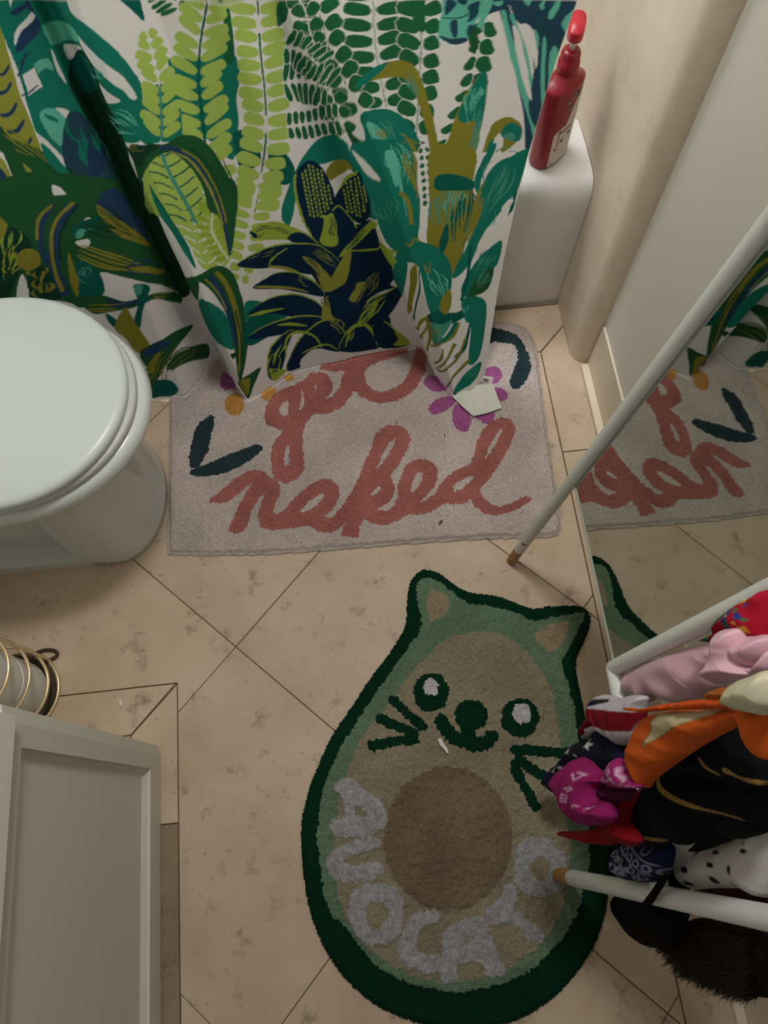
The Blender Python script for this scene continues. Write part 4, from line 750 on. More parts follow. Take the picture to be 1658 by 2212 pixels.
poly(C4, [(690, 880), (740, 790), (800, 760), (770, 830), (720, 890)], 'B'); streaks(C4, [(700, 870), (790, 770)], 22, 4, 'P', 36, .8, 3)
poly(C4, [(860, 680), (910, 690), (880, 650)], 'W')
poly(C4, [(520, 705), (560, 640), (630, 520), (662, 505), (640, 650), (600, 690), (530, 725)], 'Y'); poly(C4, [(600, 530), (680, 430), (760, 355), (785, 375), (700, 460), (625, 525)], 'B'); streaks(C4, [(620, 510), (700, 420), (780, 360)], 22, 4, 'P', 37, .8, 2.5)
poly(C4, [(410, 535), (480, 560), (560, 650), (520, 700), (480, 620)], 'Y'); streaks(C4, [(420, 540), (490, 590), (530, 690)], 36, 6, 'P', 38, .8, 3); streaks(C4, [(470, 500), (560, 560), (610, 600)], 18, 4, 'Y', 39, .8, 2)
poly(C4, [(490, 325), (570, 318), (592, 470), (500, 462)], 'B'); streaks(C4, [(560, 330), (590, 480)], 26, 6, 'P', 40, .6, 3); poly(C4, [(470, 350), (520, 340), (500, 440), (480, 420)], 'P')
poly(C4, [(520, 715), (600, 720), (660, 700), (640, 760), (560, 750)], 'P'); poly(C4, [(650, 750), (680, 700), (690, 670), (730, 665), (730, 700), (690, 770)], 'Y'); line(C4, [(522, 715), (600, 755), (680, 770), (730, 680)], 3, 'P'); streaks(C4, [(720, 740), (770, 650), (830, 580)], 40, 6, 'Y', 41, .6, 2.4)
poly(C4, [(510, 840), (520, 760), (545, 740), (560, 830), (590, 860), (520, 860)], 'Y'); streaks(C4, [(540, 740), (590, 860)], 40, 6, 'P', 42, .6, 3); line(C4, [(660, 505), (760, 500), (840, 490)], [3, 5, 2], 'B'); streaks(C4, [(580, 860), (620, 950)], 30, 6, 'Y', 44, .6, 2.5); streaks(C4, [(390, 640), (480, 700)], 22, 5, 'Y', 45, .6, 2.2)
for pts in ([(385, 95), (450, 43), (512, 80), (562, 180), (582, 265), (545, 320), (500, 330), (495, 465), (430, 380), (390, 270), (373, 170)], [(570, 262), (590, 205), (640, 140), (700, 105), (742, 200), (752, 320), (700, 365), (600, 290)]):
    poly(C4, pts, 'P'); q = smooth_curve(np.array(C4(*pts)), 4, True)
    if pts[0][0] < 400: paint(ribbon(q[len(q) * 7 // 11:], [2, 6, 5]), 'B')
    xs_ = [p[0] for p in pts]; cx_ = sum(xs_) / len(xs_)
    for a in range(9):
        for b in range(13):
            x = min(xs_) + 30 + a * 20 + b * 4; y = 70 + b * 21 + (a % 2) * 6; inside = pmask(np.array([float(x)]), np.array([float(y)]), [(cx_ + (p[0] - cx_) * .86, 200 + (p[1] - 200) * .9) for p in pts])[0]
            if inside and y < 330: poly(C4, [(x - 6, y - 8), (x + 4, y - 7), (x + 6, y + 8), (x - 4, y + 6)], 'B', False)
poly(C4, [(570, 262), (600, 280), (680, 370), (670, 400), (610, 310), (560, 310)], 'P'); line(C4, [(565, 300), (600, 275), (660, 340), (690, 390)], 3, 'B'); line(C4, [(600, 190), (640, 130), (690, 100)], [3, 8, 3], 'B')
# overlapping right fold
poly(C4, [(690, 60), (760, 240), (860, 560), (950, 820), (1030, 1000), (1095, 1130), (1180, 1245), (1320, 1185), (1350, 800), (1420, 480), (1500, 180), (1500, 0), (700, 0)], 'W', False)
poly(C4, [(660, -40), (900, -60), (1000, 60), (1012, 360), (1000, 420), (1010, 520), (930, 540), (840, 470), (790, 360), (740, 210), (700, 100)], 'T'); poly(C4, [(660, -10), (740, 60), (800, 130), (800, 150), (740, 120), (690, 50)], 'W')
streaks(C4, [(860, -40), (920, 100), (960, 380)], 60, 9, 'Q', 46, .6, 4); streaks(C4, [(800, 220), (850, 330), (900, 440)], 70, 8, 'E', 47, .5, 2.6); poly(C4, [(830, 0), (880, 0), (910, 110), (890, 180), (860, 100)], 'Q'); streaks(C4, [(940, 0), (1000, 160), (1000, 300)], 30, 4, 'O', 48, .8, 7); line(C4, [(905, 205), (950, 250), (970, 370)], 9, 'O')
poly(C4, [(1005, -20), (1060, -20), (1055, 200), (1040, 460), (1000, 440), (1020, 330), (1000, 160)], 'W'); fern(C4, [(1030, -20), (1045, 130), (1055, 290)], [9, 9], 8, 'G', .5, .7)
poly(C4, [(1070, -20), (1290, -20), (1285, 150), (1290, 330), (1240, 480), (1190, 640), (1140, 560), (1050, 470), (1060, 250)], 'O')
streaks(C4, [(1180, 180), (1150, 330), (1110, 480)], 90, 9, 'E', 49, .6, 5); streaks(C4, [(1260, 180), (1240, 350), (1180, 560)], 60, 8, 'K', 50, .7, 6); streaks(C4, [(1200, 180), (1170, 360)], 50, 6, 'Q', 51, .6, 4); poly(C4, [(1110, 470), (1150, 360), (1160, 440), (1125, 520)], 'K')
poly(C4, [(1085, 140), (1120, 113), (1200, 115), (1292, 150), (1280, 190), (1180, 197), (1090, 190)], 'K')
poly(C4, [(1290, 150), (1320, 60), (1380, -40), (1400, -20), (1330, 130), (1310, 220)], 'T')
poly(C4, [(1400, 60), (1480, 20), (1575, -10), (1500, 200), (1420, 310), (1330, 430), (1275, 560), (1200, 640), (1180, 620), (1260, 460), (1300, 300), (1340, 150)], 'T'); streaks(C4, [(1440, 60), (1380, 200), (1300, 420), (1200, 620)], 76, 12, 'E', 52, .5, 4); streaks(C4, [(1350, 160), (1290, 330), (1220, 560)], 24, 4, 'O', 53, .7, 7); poly(C4, [(1430, 285), (1470, 240), (1490, 250), (1450, 300)], 'W')
poly(C4, [(1300, 520), (1330, 440), (1400, 360), (1450, 300), (1430, 400), (1350, 520), (1290, 600)], 'W')
poly(C4, [(1225, 690), (1300, 560), (1380, 482), (1432, 455), (1405, 580), (1310, 640), (1250, 740)], 'T'); streaks(C4, [(1380, 510), (1280, 640)], 36, 6, 'E', 54, .7, 3); poly(C4, [(1250, 740), (1310, 640), (1390, 590), (1360, 700), (1280, 740)], 'D'); streaks(C4, [(1370, 610), (1280, 720)], 26, 5, 'E', 55, .8, 2.5); line(C4, [(1270, 480), (1260, 620), (1225, 760)], 7, 'K')
poly(C4, [(795, 455), (860, 500), (905, 508), (870, 530), (935, 578), (870, 585), (830, 540)], 'B')
poly(C4, [(890, 510), (940, 480), (930, 400), (965, 372), (1005, 372), (1010, 450), (1095, 485), (1165, 565), (1172, 690), (1130, 840), (1060, 820), (1030, 700), (1000, 580), (890, 560)], 'T'); line(C4, [(935, 470), (960, 480), (990, 440), (1010, 460)], 5, 'O'); streaks(C4, [(1060, 600), (1120, 700), (1120, 830)], 44, 8, 'Q', 56, .5, 4); streaks(C4, [(1040, 560), (1080, 660)], 20, 4, 'O', 57, .7, 3)
poly(C4, [(860, 590), (940, 560), (930, 680), (905, 720)], 'T'); poly(C4, [(960, 600), (1000, 580), (985, 700), (950, 830), (940, 780), (955, 690)], 'O'); line(C4, [(1010, 600), (1005, 700), (970, 850)], 4, 'K')
poly(C4, [(1040, 840), (1090, 815), (1200, 820), (1260, 780), (1245, 840), (1140, 890), (1060, 872)], 'K'); poly(C4, [(1110, 790), (1160, 700), (1175, 760), (1150, 830)], 'O')
poly(C4, [(1225, 765), (1280, 735), (1345, 760), (1352, 850), (1320, 1040), (1262, 1082), (1275, 900), (1245, 860)], 'T'); streaks(C4, [(1240, 790), (1260, 840)], 20, 3, 'Q', 58, .8, 3); line(C4, [(1270, 880), (1240, 1000), (1190, 1050)], [4, 9, 3], 'K')
line(C4, [(985, 905), (1020, 860), (1050, 850)], 8, 'O'); line(C4, [(1050, 870), (1060, 940), (1040, 1010)], 7, 'O'); line(C4, [(1000, 950), (1040, 900), (1045, 860)], 6, 'O'); line(C4, [(1210, 870), (1180, 940), (1100, 985), (1060, 990)], [9, 8, 4], 'O'); line(C4, [(1200, 870), (1150, 950), (1080, 975)], 9, 'T'); poly(C4, [(1060, 880), (1130, 880), (1180, 860), (1120, 960), (1075, 980)], 'E'); streaks(C4, [(1070, 890), (1100, 970)], 30, 5, 'O', 59, .7, 3)
for pts in [[(1250, 950), (1200, 1060), (1120, 1120), (1090, 1100)], [(1270, 1060), (1190, 1140), (1140, 1200)], [(1190, 980), (1150, 1060), (1100, 1100)], [(1130, 1010), (1110, 1060), (1080, 1080)]]: line(C4, pts, [7, 5, 3], 'O'); line(C4, [(a + 5, b + 3) for a, b in pts], 1.5, 'K')
poly(C4, [(1330, 1075), (1300, 1085), (1240, 1140), (1185, 1215), (1175, 1245), (1215, 1225), (1300, 1160)], 'T'); streaks(C4, [(1320, 1090), (1250, 1150), (1190, 1230)], 16, 3, 'E', 60, .8, 2)

sub = pc[img].reshape(NU, 2, NV, 2, 3).mean((1, 3))
# upper cloth, above the photograph: rows up to the rod, print repeating upside down
NT = 150; upz = np.linspace(0, 1, NT + 1)[1:]
up = np.repeat(Cs[:, -1:, :], NT, 1); zt = up[..., 2]; up = up.copy(); up[..., 2] = zt + (1.986 - zt) * upz[None]
up[..., 1] = up[..., 1] * (1 - .6 * upz[None]) + (.985 + .02 * np.sin(u * 60))[:, None] * .6 * upz[None]
ALLV = np.concatenate([Cs, up], 1); mir = sub[:, ::-1][:, np.minimum((14 + upz * NT * 4).astype(int) % NV, NV - 1)]
ALLC = np.concatenate([sub, mir], 1); NR = NV + NT
ids = np.arange(NU * NR).reshape(NU, NR); Q = np.stack([ids[:-1, :-1], ids[1:, :-1], ids[1:, 1:], ids[:-1, 1:]], -1).reshape(-1, 4)
cur = empty('shower_curtain', (-.1, .95, 0), label='white shower curtain printed with green jungle leaves hanging over the bathtub', cat='shower curtain')
M_cur = mat('printed_cotton', (255, 255, 255), .9, .12, attr='print', bump=.12, bscale=900)
nt = M_cur.node_tree; tr = nt.nodes.new('ShaderNodeBsdfTranslucent'); ms = nt.nodes.new('ShaderNodeMixShader'); ms.inputs[0].default_value = .14
nt.links.new([n for n in nt.nodes if n.bl_idname == 'ShaderNodeVertexColor'][0].outputs['Color'], tr.inputs['Color'])
nt.links.new(nt.nodes['Principled BSDF'].outputs[0], ms.inputs[1]); nt.links.new(tr.outputs[0], ms.inputs[2]); nt.links.new(ms.outputs[0], nt.nodes['Material Output'].inputs['Surface'])
mesh('cloth', ALLV.reshape(-1, 3), Q, M_cur, cur, True, ALLC.reshape(-1, 3))
# turned up white corner of the hem with its care label
M_hem = mat('unprinted_cotton', (214, 214, 204), .9, .1, var=.08, vscale=60)
fc = crop(960, 760, 1658 / 160.)
def sheet(name, pts, zs, m, parent, thick=.0015):
    P = [fl(p, z) for p, z in zip(fc(*pts), zs)]; bm = bmesh.new(); a = [bm.verts.new(p) for p in P]; c = np.mean(P, 0); c[2] += .004; cv = bm.verts.new(c); fs = []
    for i in range(len(a)): fs.append(bm.faces.new([a[i], a[(i + 1) % len(a)], cv]))
    bmesh.ops.recalc_face_normals(bm, faces=bm.faces); bmesh.ops.subdivide_edges(bm, edges=bm.edges[:], cuts=2, use_grid_fill=True); bmesh.ops.solidify(bm, geom=bm.faces[:], thickness=thick)
    return from_bm(name, bm, m, parent)
sheet('hem_corner', [(170, 1000), (440, 790), (730, 700), (720, 1000), (640, 1440), (400, 1230)], [.019, .028, .032, .03, .02, .019], M_hem, cur)
sheet('hem_corner', [(720, 745), (1060, 705), (1140, 900), (1268, 1260), (960, 1370), (645, 1440), (690, 1100)], [.033, .03, .026, .018, .018, .02, .028], M_hem, cur)
cl = sheet('care_label', [(785, 510), (1095, 575), (1055, 705), (750, 700)], [.04, .036, .03, .033], mat('satin_label', (206, 200, 198), .6), cur, .0006)
M_ink = mat('label_ink', (90, 82, 84), .8)
for q, hh in (([(860, 590), (990, 612), (985, 640), (862, 618)], 4), ([(780, 632), (960, 668), (958, 680), (780, 645)], 4), ([(790, 560), (850, 575), (848, 582), (790, 568)], 4)):
    P = [fl(p, .0405) for p in fc(*q)]; mesh('printed_line', P, [(0, 1, 2, 3)], M_ink, cur, False)
rod = tube('curtain_rod', [(-1.079, .985, 2.0), (.4848, .985, 2.0)], .0125, mat('rod_chrome', (200, 200, 200), .2, metal=1.)); tag(rod, 'chrome curtain rod above the bathtub carrying the leafy curtain', 'curtain rod')
cur_top = None

# ---------------------------------------------------------------- pump bottle
bo = np.array([.409, 1.088, TZ + .0005]); bot = empty('pump_bottle', tuple(bo), label='red pump bottle with pale label standing on the bathtub rim', cat='bottle')
ba = math.radians(42); ca, sa = math.cos(ba), math.sin(ba)
def oval(a, b, z, ex=2.8, n=48, off=0.):
    t = np.linspace(0, 2 * np.pi, n, endpoint=False); c = np.cos(t); s = np.sin(t)
    x = a * np.sign(c) * np.abs(c) ** (2 / ex); y = b * np.sign(s) * np.abs(s) ** (2 / ex)
    return np.stack([bo[0] + x * ca - y * sa, bo[1] + x * sa + y * ca, np.full(n, bo[2] + z)], 1)
M_red = mat('red_plastic', (150, 22, 38), .28, .5); M_red2 = mat('red_cap', (196, 34, 50), .32, .5)
V, F = loft([oval(.038, .020, 0), oval(.041, .0235, .002), oval(.042, .0245, .008), oval(.0425, .0245, .15), oval(.0418, .0242, .1545), oval(.039, .0225, .157), oval(.030, .020, .163), oval(.020, .0185, .169), oval(.0170, .0170, .173, 2.), oval(.0145, .0145, .180, 2.)])
mesh('body', V, F, M_red, bot)
V, F = loft([oval(.0178, .0178, .174, 2.), oval(.0180, .0180, .176, 2.), oval(.0178, .0178, .190, 2.), oval(.0163, .0163, .1905, 2.), oval(.0160, .0160, .204, 2.), oval(.0135, .0135, .209, 2.), oval(.005, .005, .21, 2.)]); mesh('collar', V, F, M_red, bot)
V, F = loft([oval(.0045, .0045, .209, 2.), oval(.0045, .0045, .228, 2.)]); mesh('pump_stem', V, F, mat('white_plastic', (232, 228, 226), .4), bot)
hdv = np.array([.30, .95, 0.]); hdv /= np.linalg.norm(hdv); hdn = np.array([-hdv[1], hdv[0], 0])
def headring(z, l0, l1, wd):
    t = np.linspace(0, 2 * np.pi, 32, endpoint=False); c = np.cos(t); s = np.sin(t); P = []
    for a, b in zip(c, s): P.append(bo + hdv * ((l0 + l1) / 2 + (l1 - l0) / 2 * np.sign(a) * abs(a) ** .6) + hdn * wd * np.sign(b) * abs(b) ** .75 + np.array([0, 0, z]))
    return np.array(P)
V, F = loft([headring(.228, -.013, .030, .0118), headring(.230, -.0145, .034, .0130), headring(.243, -.0145, .042, .0130), headring(.2450, -.0135, .0410, .0122)]); mesh('pump_head', V, F, M_red2, bot)
def onface(x, z): return bo + np.array([x * ca - (-.0252) * sa, x * sa + (-.0252) * ca, z])
# broad side turned to the right: wraps along the local -y face
def wrap(name, x0, x1, z0, z1, m, lift, poly2=None):
    nx, nz = 18, 10; V = []; F = []
    for i in range(nx + 1):
        x = x0 + (x1 - x0) * i / nx; y = -(.0245 * (1 - min(abs(x) / .042, 1) ** 2.8) ** (1 / 2.8) + lift)
        zt_ = np.interp(i / nx, np.linspace(0, 1, len(poly2)), poly2) if poly2 else z1
        for j in range(nz + 1):
            z = z0 + (zt_ - z0) * j / nz; V.append(bo + np.array([x * ca - y * sa, x * sa + y * ca, z]))
    for i in range(nx):
        for j in range(nz): F.append((i * (nz + 1) + j, (i + 1) * (nz + 1) + j, (i + 1) * (nz + 1) + j + 1, i * (nz + 1) + j + 1))
    return mesh(name, V, F, m, bot)
lab = wrap('label', -.031, .034, .006, .1, mat('label_paper', (226, 212, 200), .6), .0004, [.075, .085, .082, .12, .135, .135])
M_brn = mat('label_brown', (92, 64, 54), .6); M_flo = mat('label_flower', (128, 120, 104), .6)
for a in [(-.020, -.018, .045, .085), (-.02, .012, .072, .075), (-.012, -.004, .05, .056), (-.024, -.018, .038, .042), (-.026, -.023, .010, .013), (.006, .016, .058, .062)]: wrap('label_mark', *a, M_brn, .0007)
for a in [(-.018, -.008, .128, .136), (-.004, .008, .136, .146), (-.010, .002, .112, .122), (.012, .022, .128, .14)]: wrap('flower_print', *a, M_flo, .0007)

# ---------------------------------------------------------------- scarves tied on the rack
S1 = crop(1180, 1240, 3.4686); S2 = crop(1180, 1640, 3.4686)
n0 = -nv
M_cot = mat('scarf_cotton', (255, 255, 255), .85, .15, attr='print', bump=.15, bscale=700); M_blk = mat('scarf_black', (255, 255, 255), .8, .06, attr='print'); M_sat = mat('scarf_satin', (255, 255, 255), .42, .35, attr='print', sheen=.2)
def scarf(name, parts, label=None, cat='scarf', group='scarves tied on the mirror rack', m=None, parent=None):
    """parts: list of dict(o=outline px, d=distance in front of the rack plane, t=half thickness, col, ops=[(kind, px, width, col)], f=(angle deg, wavelength m, amplitude m))"""
    many = len(parts) > 1; root = parent
    if root is None and many:
        c = pl(np.mean(parts[0]['o'], 0), n0, n0 @ F1 - parts[0]['d']); root = empty(name, tuple(c), label=label, cat=cat, group=group)
    res_o = None
    for q in parts:
        d = q['d']; D0 = n0 @ F1 - d; O = smooth_curve(np.array(q['o'], float), 5, True); W3 = np.array([pl(p, n0, D0) for p in O]); org = np.array([F1[0], 0, 0]) - n0 * d
        uv = np.stack([W3[:, 1], (W3 - org) @ sv], 1); res = min(q.get('r', .0016), .0016); lo = uv.min(0) - 2 * res; hi = uv.max(0) + 2 * res
        gx = np.arange(lo[0], hi[0] + res, res); gy = np.arange(lo[1], hi[1] + res, res); X, Y = np.meshgrid(gx, gy, indexing='ij')
        ins = pmask(X, Y, uv); cell = (ins[:-1, :-1].astype(int) + ins[1:, :-1] + ins[1:, 1:] + ins[:-1, 1:]) > 0
        usev = np.zeros(X.shape, bool); usev[:-1, :-1] |= cell; usev[1:, :-1] |= cell; usev[1:, 1:] |= cell; usev[:-1, 1:] |= cell
        E = sdist(X, Y, uv, True); snap = usev & ~ins                              # pull outer corners onto the outline
        if snap.any():
            px = np.stack([X[snap], Y[snap]], 1); best = np.full(len(px), 1e9); bp_ = px.copy()
            for a, b in zip(uv, np.roll(uv, -1, 0)):
                ab = b - a; t = np.clip(((px - a) @ ab) / (ab @ ab + 1e-12), 0, 1); c = a + t[:, None] * ab; dd = ((px - c) ** 2).sum(1); g = dd < best; best[g] = dd[g]; bp_[g] = c[g]
            X[snap] = bp_[:, 0]; Y[snap] = bp_[:, 1]; E[snap] = 0
        th_ = q['t']; wd = q.get('w', th_ * 1.3); prof_ = np.sqrt(np.clip(1 - (1 - np.clip(E / wd, 0, 1)) ** 2, 0, 1))
        ang, wl, am = q.get('f', (60, .03, .004)); ang = math.radians(ang)
        ac = X * math.cos(ang) + Y * math.sin(ang); al = -X * math.sin(ang) + Y * math.cos(ang); sd_ = len(name) + int(100 * abs(d))
        ac = ac + .9 * wl * (vnoise(X, Y, wl * 2.2, sd_) - .5); nz = vnoise(ac / wl, al / (wl * 4.5), 1., sd_ + 3); nz2 = vnoise(ac / (wl * .45), al / (wl * 2.4), 1., sd_ + 9)
        fold = am * ((1 - np.abs(2 * nz - 1)) * 1.8 - .9) + am * .5 * (1 - np.abs(2 * nz2 - 1)) + am * .8 * (vnoise(X, Y, wl * 1.4, sd_ + 5) - .5)
        fr = prof_ * (th_ + fold) + .0006; bk = -prof_ * th_ * .5 - .0006
        P0 = org + np.stack([np.zeros_like(X), X, np.zeros_like(X)], -1) + Y[..., None] * sv
        col = np.tile(lin(q['col']), X.shape + (1,)).astype(float); pxy = proj(P0)
        for kind, pts, wv, c in q.get('ops', []):
            pa = np.array(pts, float); b0 = pa.min(0) - wv - 3; b1 = pa.max(0) + wv + 3; mk = (pxy[..., 0] > b0[0]) & (pxy[..., 0] < b1[0]) & (pxy[..., 1] > b0[1]) & (pxy[..., 1] < b1[1])
            if not mk.any(): continue
            a_, b_ = pxy[mk][:, 0], pxy[mk][:, 1]; ds = sdist(a_, b_, pa, kind == 'p'); ds = np.where(pmask(a_, b_, pa), ds, -ds) if kind == 'p' else wv / 2 - ds
            wt = np.clip(ds / 2.2 + .5, 0, 1)[:, None]; col[mk] = col[mk] * (1 - wt) + lin(c) * wt
        idx = np.full(X.shape, -1); idx[usev] = np.arange(usev.sum()); nvv = usev.sum()
        A = (P0 + nv * fr[..., None])[usev]; Bk = (P0 + nv * bk[..., None])[usev]
        I, J = np.nonzero(cell); Qf = np.stack([idx[I, J], idx[I + 1, J], idx[I + 1, J + 1], idx[I, J + 1]], 1)
        pad = np.pad(cell, 1); walls = []
        for di, dj, a, b in [(-1, 0, 3, 0), (1, 0, 1, 2), (0, -1, 0, 1), (0, 1, 2, 3)]:
            e = ~pad[I + 1 + di, J + 1 + dj]; walls.append(np.stack([Qf[e, a], Qf[e, b], Qf[e, b] + nvv, Qf[e, a] + nvv], 1))
        FF = np.concatenate([Qf[:, ::-1], Qf + nvv] + walls).astype(np.int32); CC = np.concatenate([col[usev]] * 2)
        o = mesh(q.get('n', 'cloth') if root is not None else name, np.concatenate([A, Bk]), FF, q.get('m') or m or M_cot, root, True, CC)
        res_o = o
    if root is None: tag(res_o, label, cat, group); return res_o
    return root
def stars(cr, L_, c=(214, 214, 218)):
    ops = []
    for x, y, r in L_:
        P = [(x + (r if k % 2 == 0 else r * .42) * math.cos(k * math.pi / 5 - 1.3), y + (r if k % 2 == 0 else r * .42) * math.sin(k * math.pi / 5 - 1.3)) for k in range(10)]; ops.append(('p', cr(*P), 0, c))
    return ops
def strokes(cr, LL, w, c): return [('s', cr(*P), w, c) for P in LL]
def polys(cr, LL, c): return [('p', cr(*P), 0, c) for P in LL]

# pink satin
scarf('satin_scarf', [dict(o=S1((640, 735), (760, 665), (1000, 575), (1200, 520), (1330, 530), (1340, 620), (1310, 740), (1330, 850), (1230, 890), (1200, 925), (1000, 965), (860, 905), (785, 960), (740, 905), (655, 880), (640, 800)), d=-.012, t=.016, col=(214, 168, 182), f=(35, .045, .009), n='drape'),
                      dict(o=S1((1480, 415), (1570, 452), (1700, 465), (1700, 610), (1610, 695), (1510, 640), (1470, 520)), d=.026, t=.024, col=(220, 172, 188), f=(-50, .022, .006), n='knot_loop'), dict(o=S1((1510, 650), (1600, 690), (1700, 560), (1700, 715), (1560, 760), (1500, 730)), d=.030, t=.018, col=(222, 176, 190), f=(-50, .02, .004), n='knot_loop'),
                      dict(o=S1((1345, 430), (1420, 400), (1485, 408), (1500, 500), (1495, 620), (1530, 700), (1560, 752), (1420, 805), (1320, 825), (1280, 750), (1300, 600)), d=.034, t=.026, col=(224, 178, 194), f=(8, .016, .006), n='knot')],
      'pink satin scarf knotted at the top of the rack', m=M_sat)
# red floral
blot = polys(S1, [[(1460, 250), (1510, 230), (1540, 380), (1500, 400)], [(1590, 215), (1640, 200), (1640, 225), (1600, 232)], [(1210, 470), (1240, 460), (1250, 500), (1215, 500)]], (46, 66, 128)) + polys(S1, [[(1340, 380), (1390, 290), (1470, 270), (1460, 330), (1400, 380)], [(1470, 370), (1520, 340), (1540, 400), (1480, 410)], [(1260, 470), (1320, 440), (1310, 500), (1250, 500)]], (38, 96, 74)) + polys(S1, [[(1600, 380), (1640, 375), (1658, 430), (1620, 420)], [(1530, 200), (1580, 180), (1580, 205), (1540, 215)]], (214, 164, 52)) + polys(S1, [ell(1600, 300, 34, 22, 14, .6), ell(1560, 430, 30, 16, 14, .2)], (38, 70, 150)) + polys(S1, [ell(1560, 260, 22, 14, 12, -.4), ell(1640, 330, 18, 12, 12)], (60, 120, 84)) + polys(S1, [ell(1580, 350, 16, 12, 12), ell(1500, 300, 12, 10, 12)], (220, 170, 60)) + strokes(S1, [[(1480, 300), (1520, 320)], [(1480, 330), (1530, 350)], [(1400, 300), (1440, 310), (1430, 350)]], 3, (24, 30, 48))
scarf('floral_scarf', [dict(o=S1((1345, 345), (1400, 285), (1500, 205), (1580, 162), (1700, 135), (1700, 480), (1560, 480), (1480, 440), (1360, 470), (1300, 510), (1185, 497), (1260, 455), (1330, 425)), d=.018, t=.022, col=(172, 22, 46), ops=blot, f=(50, .03, .006))], 'red floral scarf with blue and green flowers above the pink knot')
# orange with a pale triangle
og = (192, 84, 28)
scarf('orange_scarf', [dict(o=S1((860, 1040), (735, 1085), (682, 1230), (657, 1350), (680, 1450), (762, 1600), (805, 1550), (960, 1430), (1200, 1270), (1400, 1160), (1495, 1100), (1560, 1250), (1700, 1390), (1700, 1025), (1400, 1005), (1250, 1015), (1000, 1018)), d=.078, t=.013, col=og, ops=polys(S1, [[(888, 1040), (1100, 1028), (1380, 1012), (1150, 1112), (960, 1200), (825, 1285), (880, 1150)]], (186, 172, 140)) + strokes(S1, [[(888, 1040), (878, 1150), (825, 1285), (960, 1200), (1150, 1112), (1380, 1012)]], 2.6, (120, 112, 60)), f=(20, .05, .005), n='drape'),
                       dict(o=S1((575, 1005), (640, 1002), (700, 1010), (850, 980), (1000, 958), (1150, 938), (1385, 928), (1395, 1005), (1250, 1012), (1000, 1018), (720, 1032), (620, 1022)), d=.088, t=.008, col=(196, 80, 26), f=(88, .012, .003), n='tie'),
                       dict(o=S1((1215, 912), (1250, 872), (1320, 850), (1405, 866), (1395, 935), (1280, 952)), d=.084, t=.014, col=(150, 84, 34), ops=strokes(S1, [[(1270, 900), (1320, 880), (1370, 900), (1330, 925), (1290, 915)]], 3, (196, 132, 70)), f=(10, .01, .003), n='knot')],
      'orange scarf with a pale triangle panel across the rack')
scarf('cream_scarf', [dict(o=S1((1400, 875), (1440, 812), (1550, 760), (1700, 735), (1700, 1035), (1540, 1035), (1430, 1005), (1385, 950)), d=.094, t=.020, col=(200, 192, 162), ops=strokes(S1, [[(1440, 830), (1420, 900), (1460, 970), (1560, 1010)]], 4, (166, 160, 116)), f=(30, .03, .005), n='knot'), dict(o=S1((1455, 870), (1500, 810), (1600, 775), (1700, 760), (1700, 990), (1560, 990), (1480, 950)), d=.106, t=.018, col=(208, 202, 176), f=(20, .035, .005), n='inner_fold')], 'cream scarf tied in a fat knot beside the pink one')
# stars and stripes
wr = (200, 194, 200); rd = (122, 18, 34); nb = (22, 24, 44)
scarf('striped_scarf', [dict(o=S1((392, 925), (440, 903), (520, 918), (560, 930), (650, 908), (745, 918), (735, 1000), (730, 1090), (695, 1235), (605, 1285), (520, 1242), (405, 1115), (352, 1100), (355, 985)), d=.030, t=.020, col=wr, ops=polys(S1, [[(380, 958), (430, 992), (560, 1010), (740, 1028), (735, 1090), (705, 1172), (560, 1160), (420, 1112), (362, 1085)]], rd) + polys(S1, [[(400, 965), (430, 930), (520, 930), (545, 948), (430, 985)]], nb), f=(75, .03, .005), n='loop'),
                        dict(o=S1((258, 1172), (310, 1082), (345, 1045), (358, 1105), (330, 1150), (268, 1215)), d=.028, t=.006, col=rd, f=(30, .02, .002), n='tail'),
                        dict(o=S1((345, 1110), (405, 1130), (410, 1180), (330, 1220), (300, 1240), (300, 1180)), d=.02, t=.008, col=(186, 180, 186), n='tail'),
                        dict(o=S1((150, 1385), (200, 1290), (300, 1242), (400, 1215), (410, 1165), (520, 1240), (610, 1290), (640, 1400), (600, 1500), (480, 1480), (380, 1440), (250, 1400), (190, 1480), (140, 1560), (140, 1650), (60, 1610), (35, 1540), (70, 1450)), d=.026, t=.020, r=.0018, col=nb, ops=stars(S1, [(420, 1265, 42), (245, 1322, 26), (310, 1350, 16), (78, 1465, 22), (130, 1460, 24), (182, 1445, 18), (85, 1585, 16), (205, 1325, 18)]), f=(110, .03, .006), n='star_end')],
      'red and white striped scarf with starry navy end on the rung')
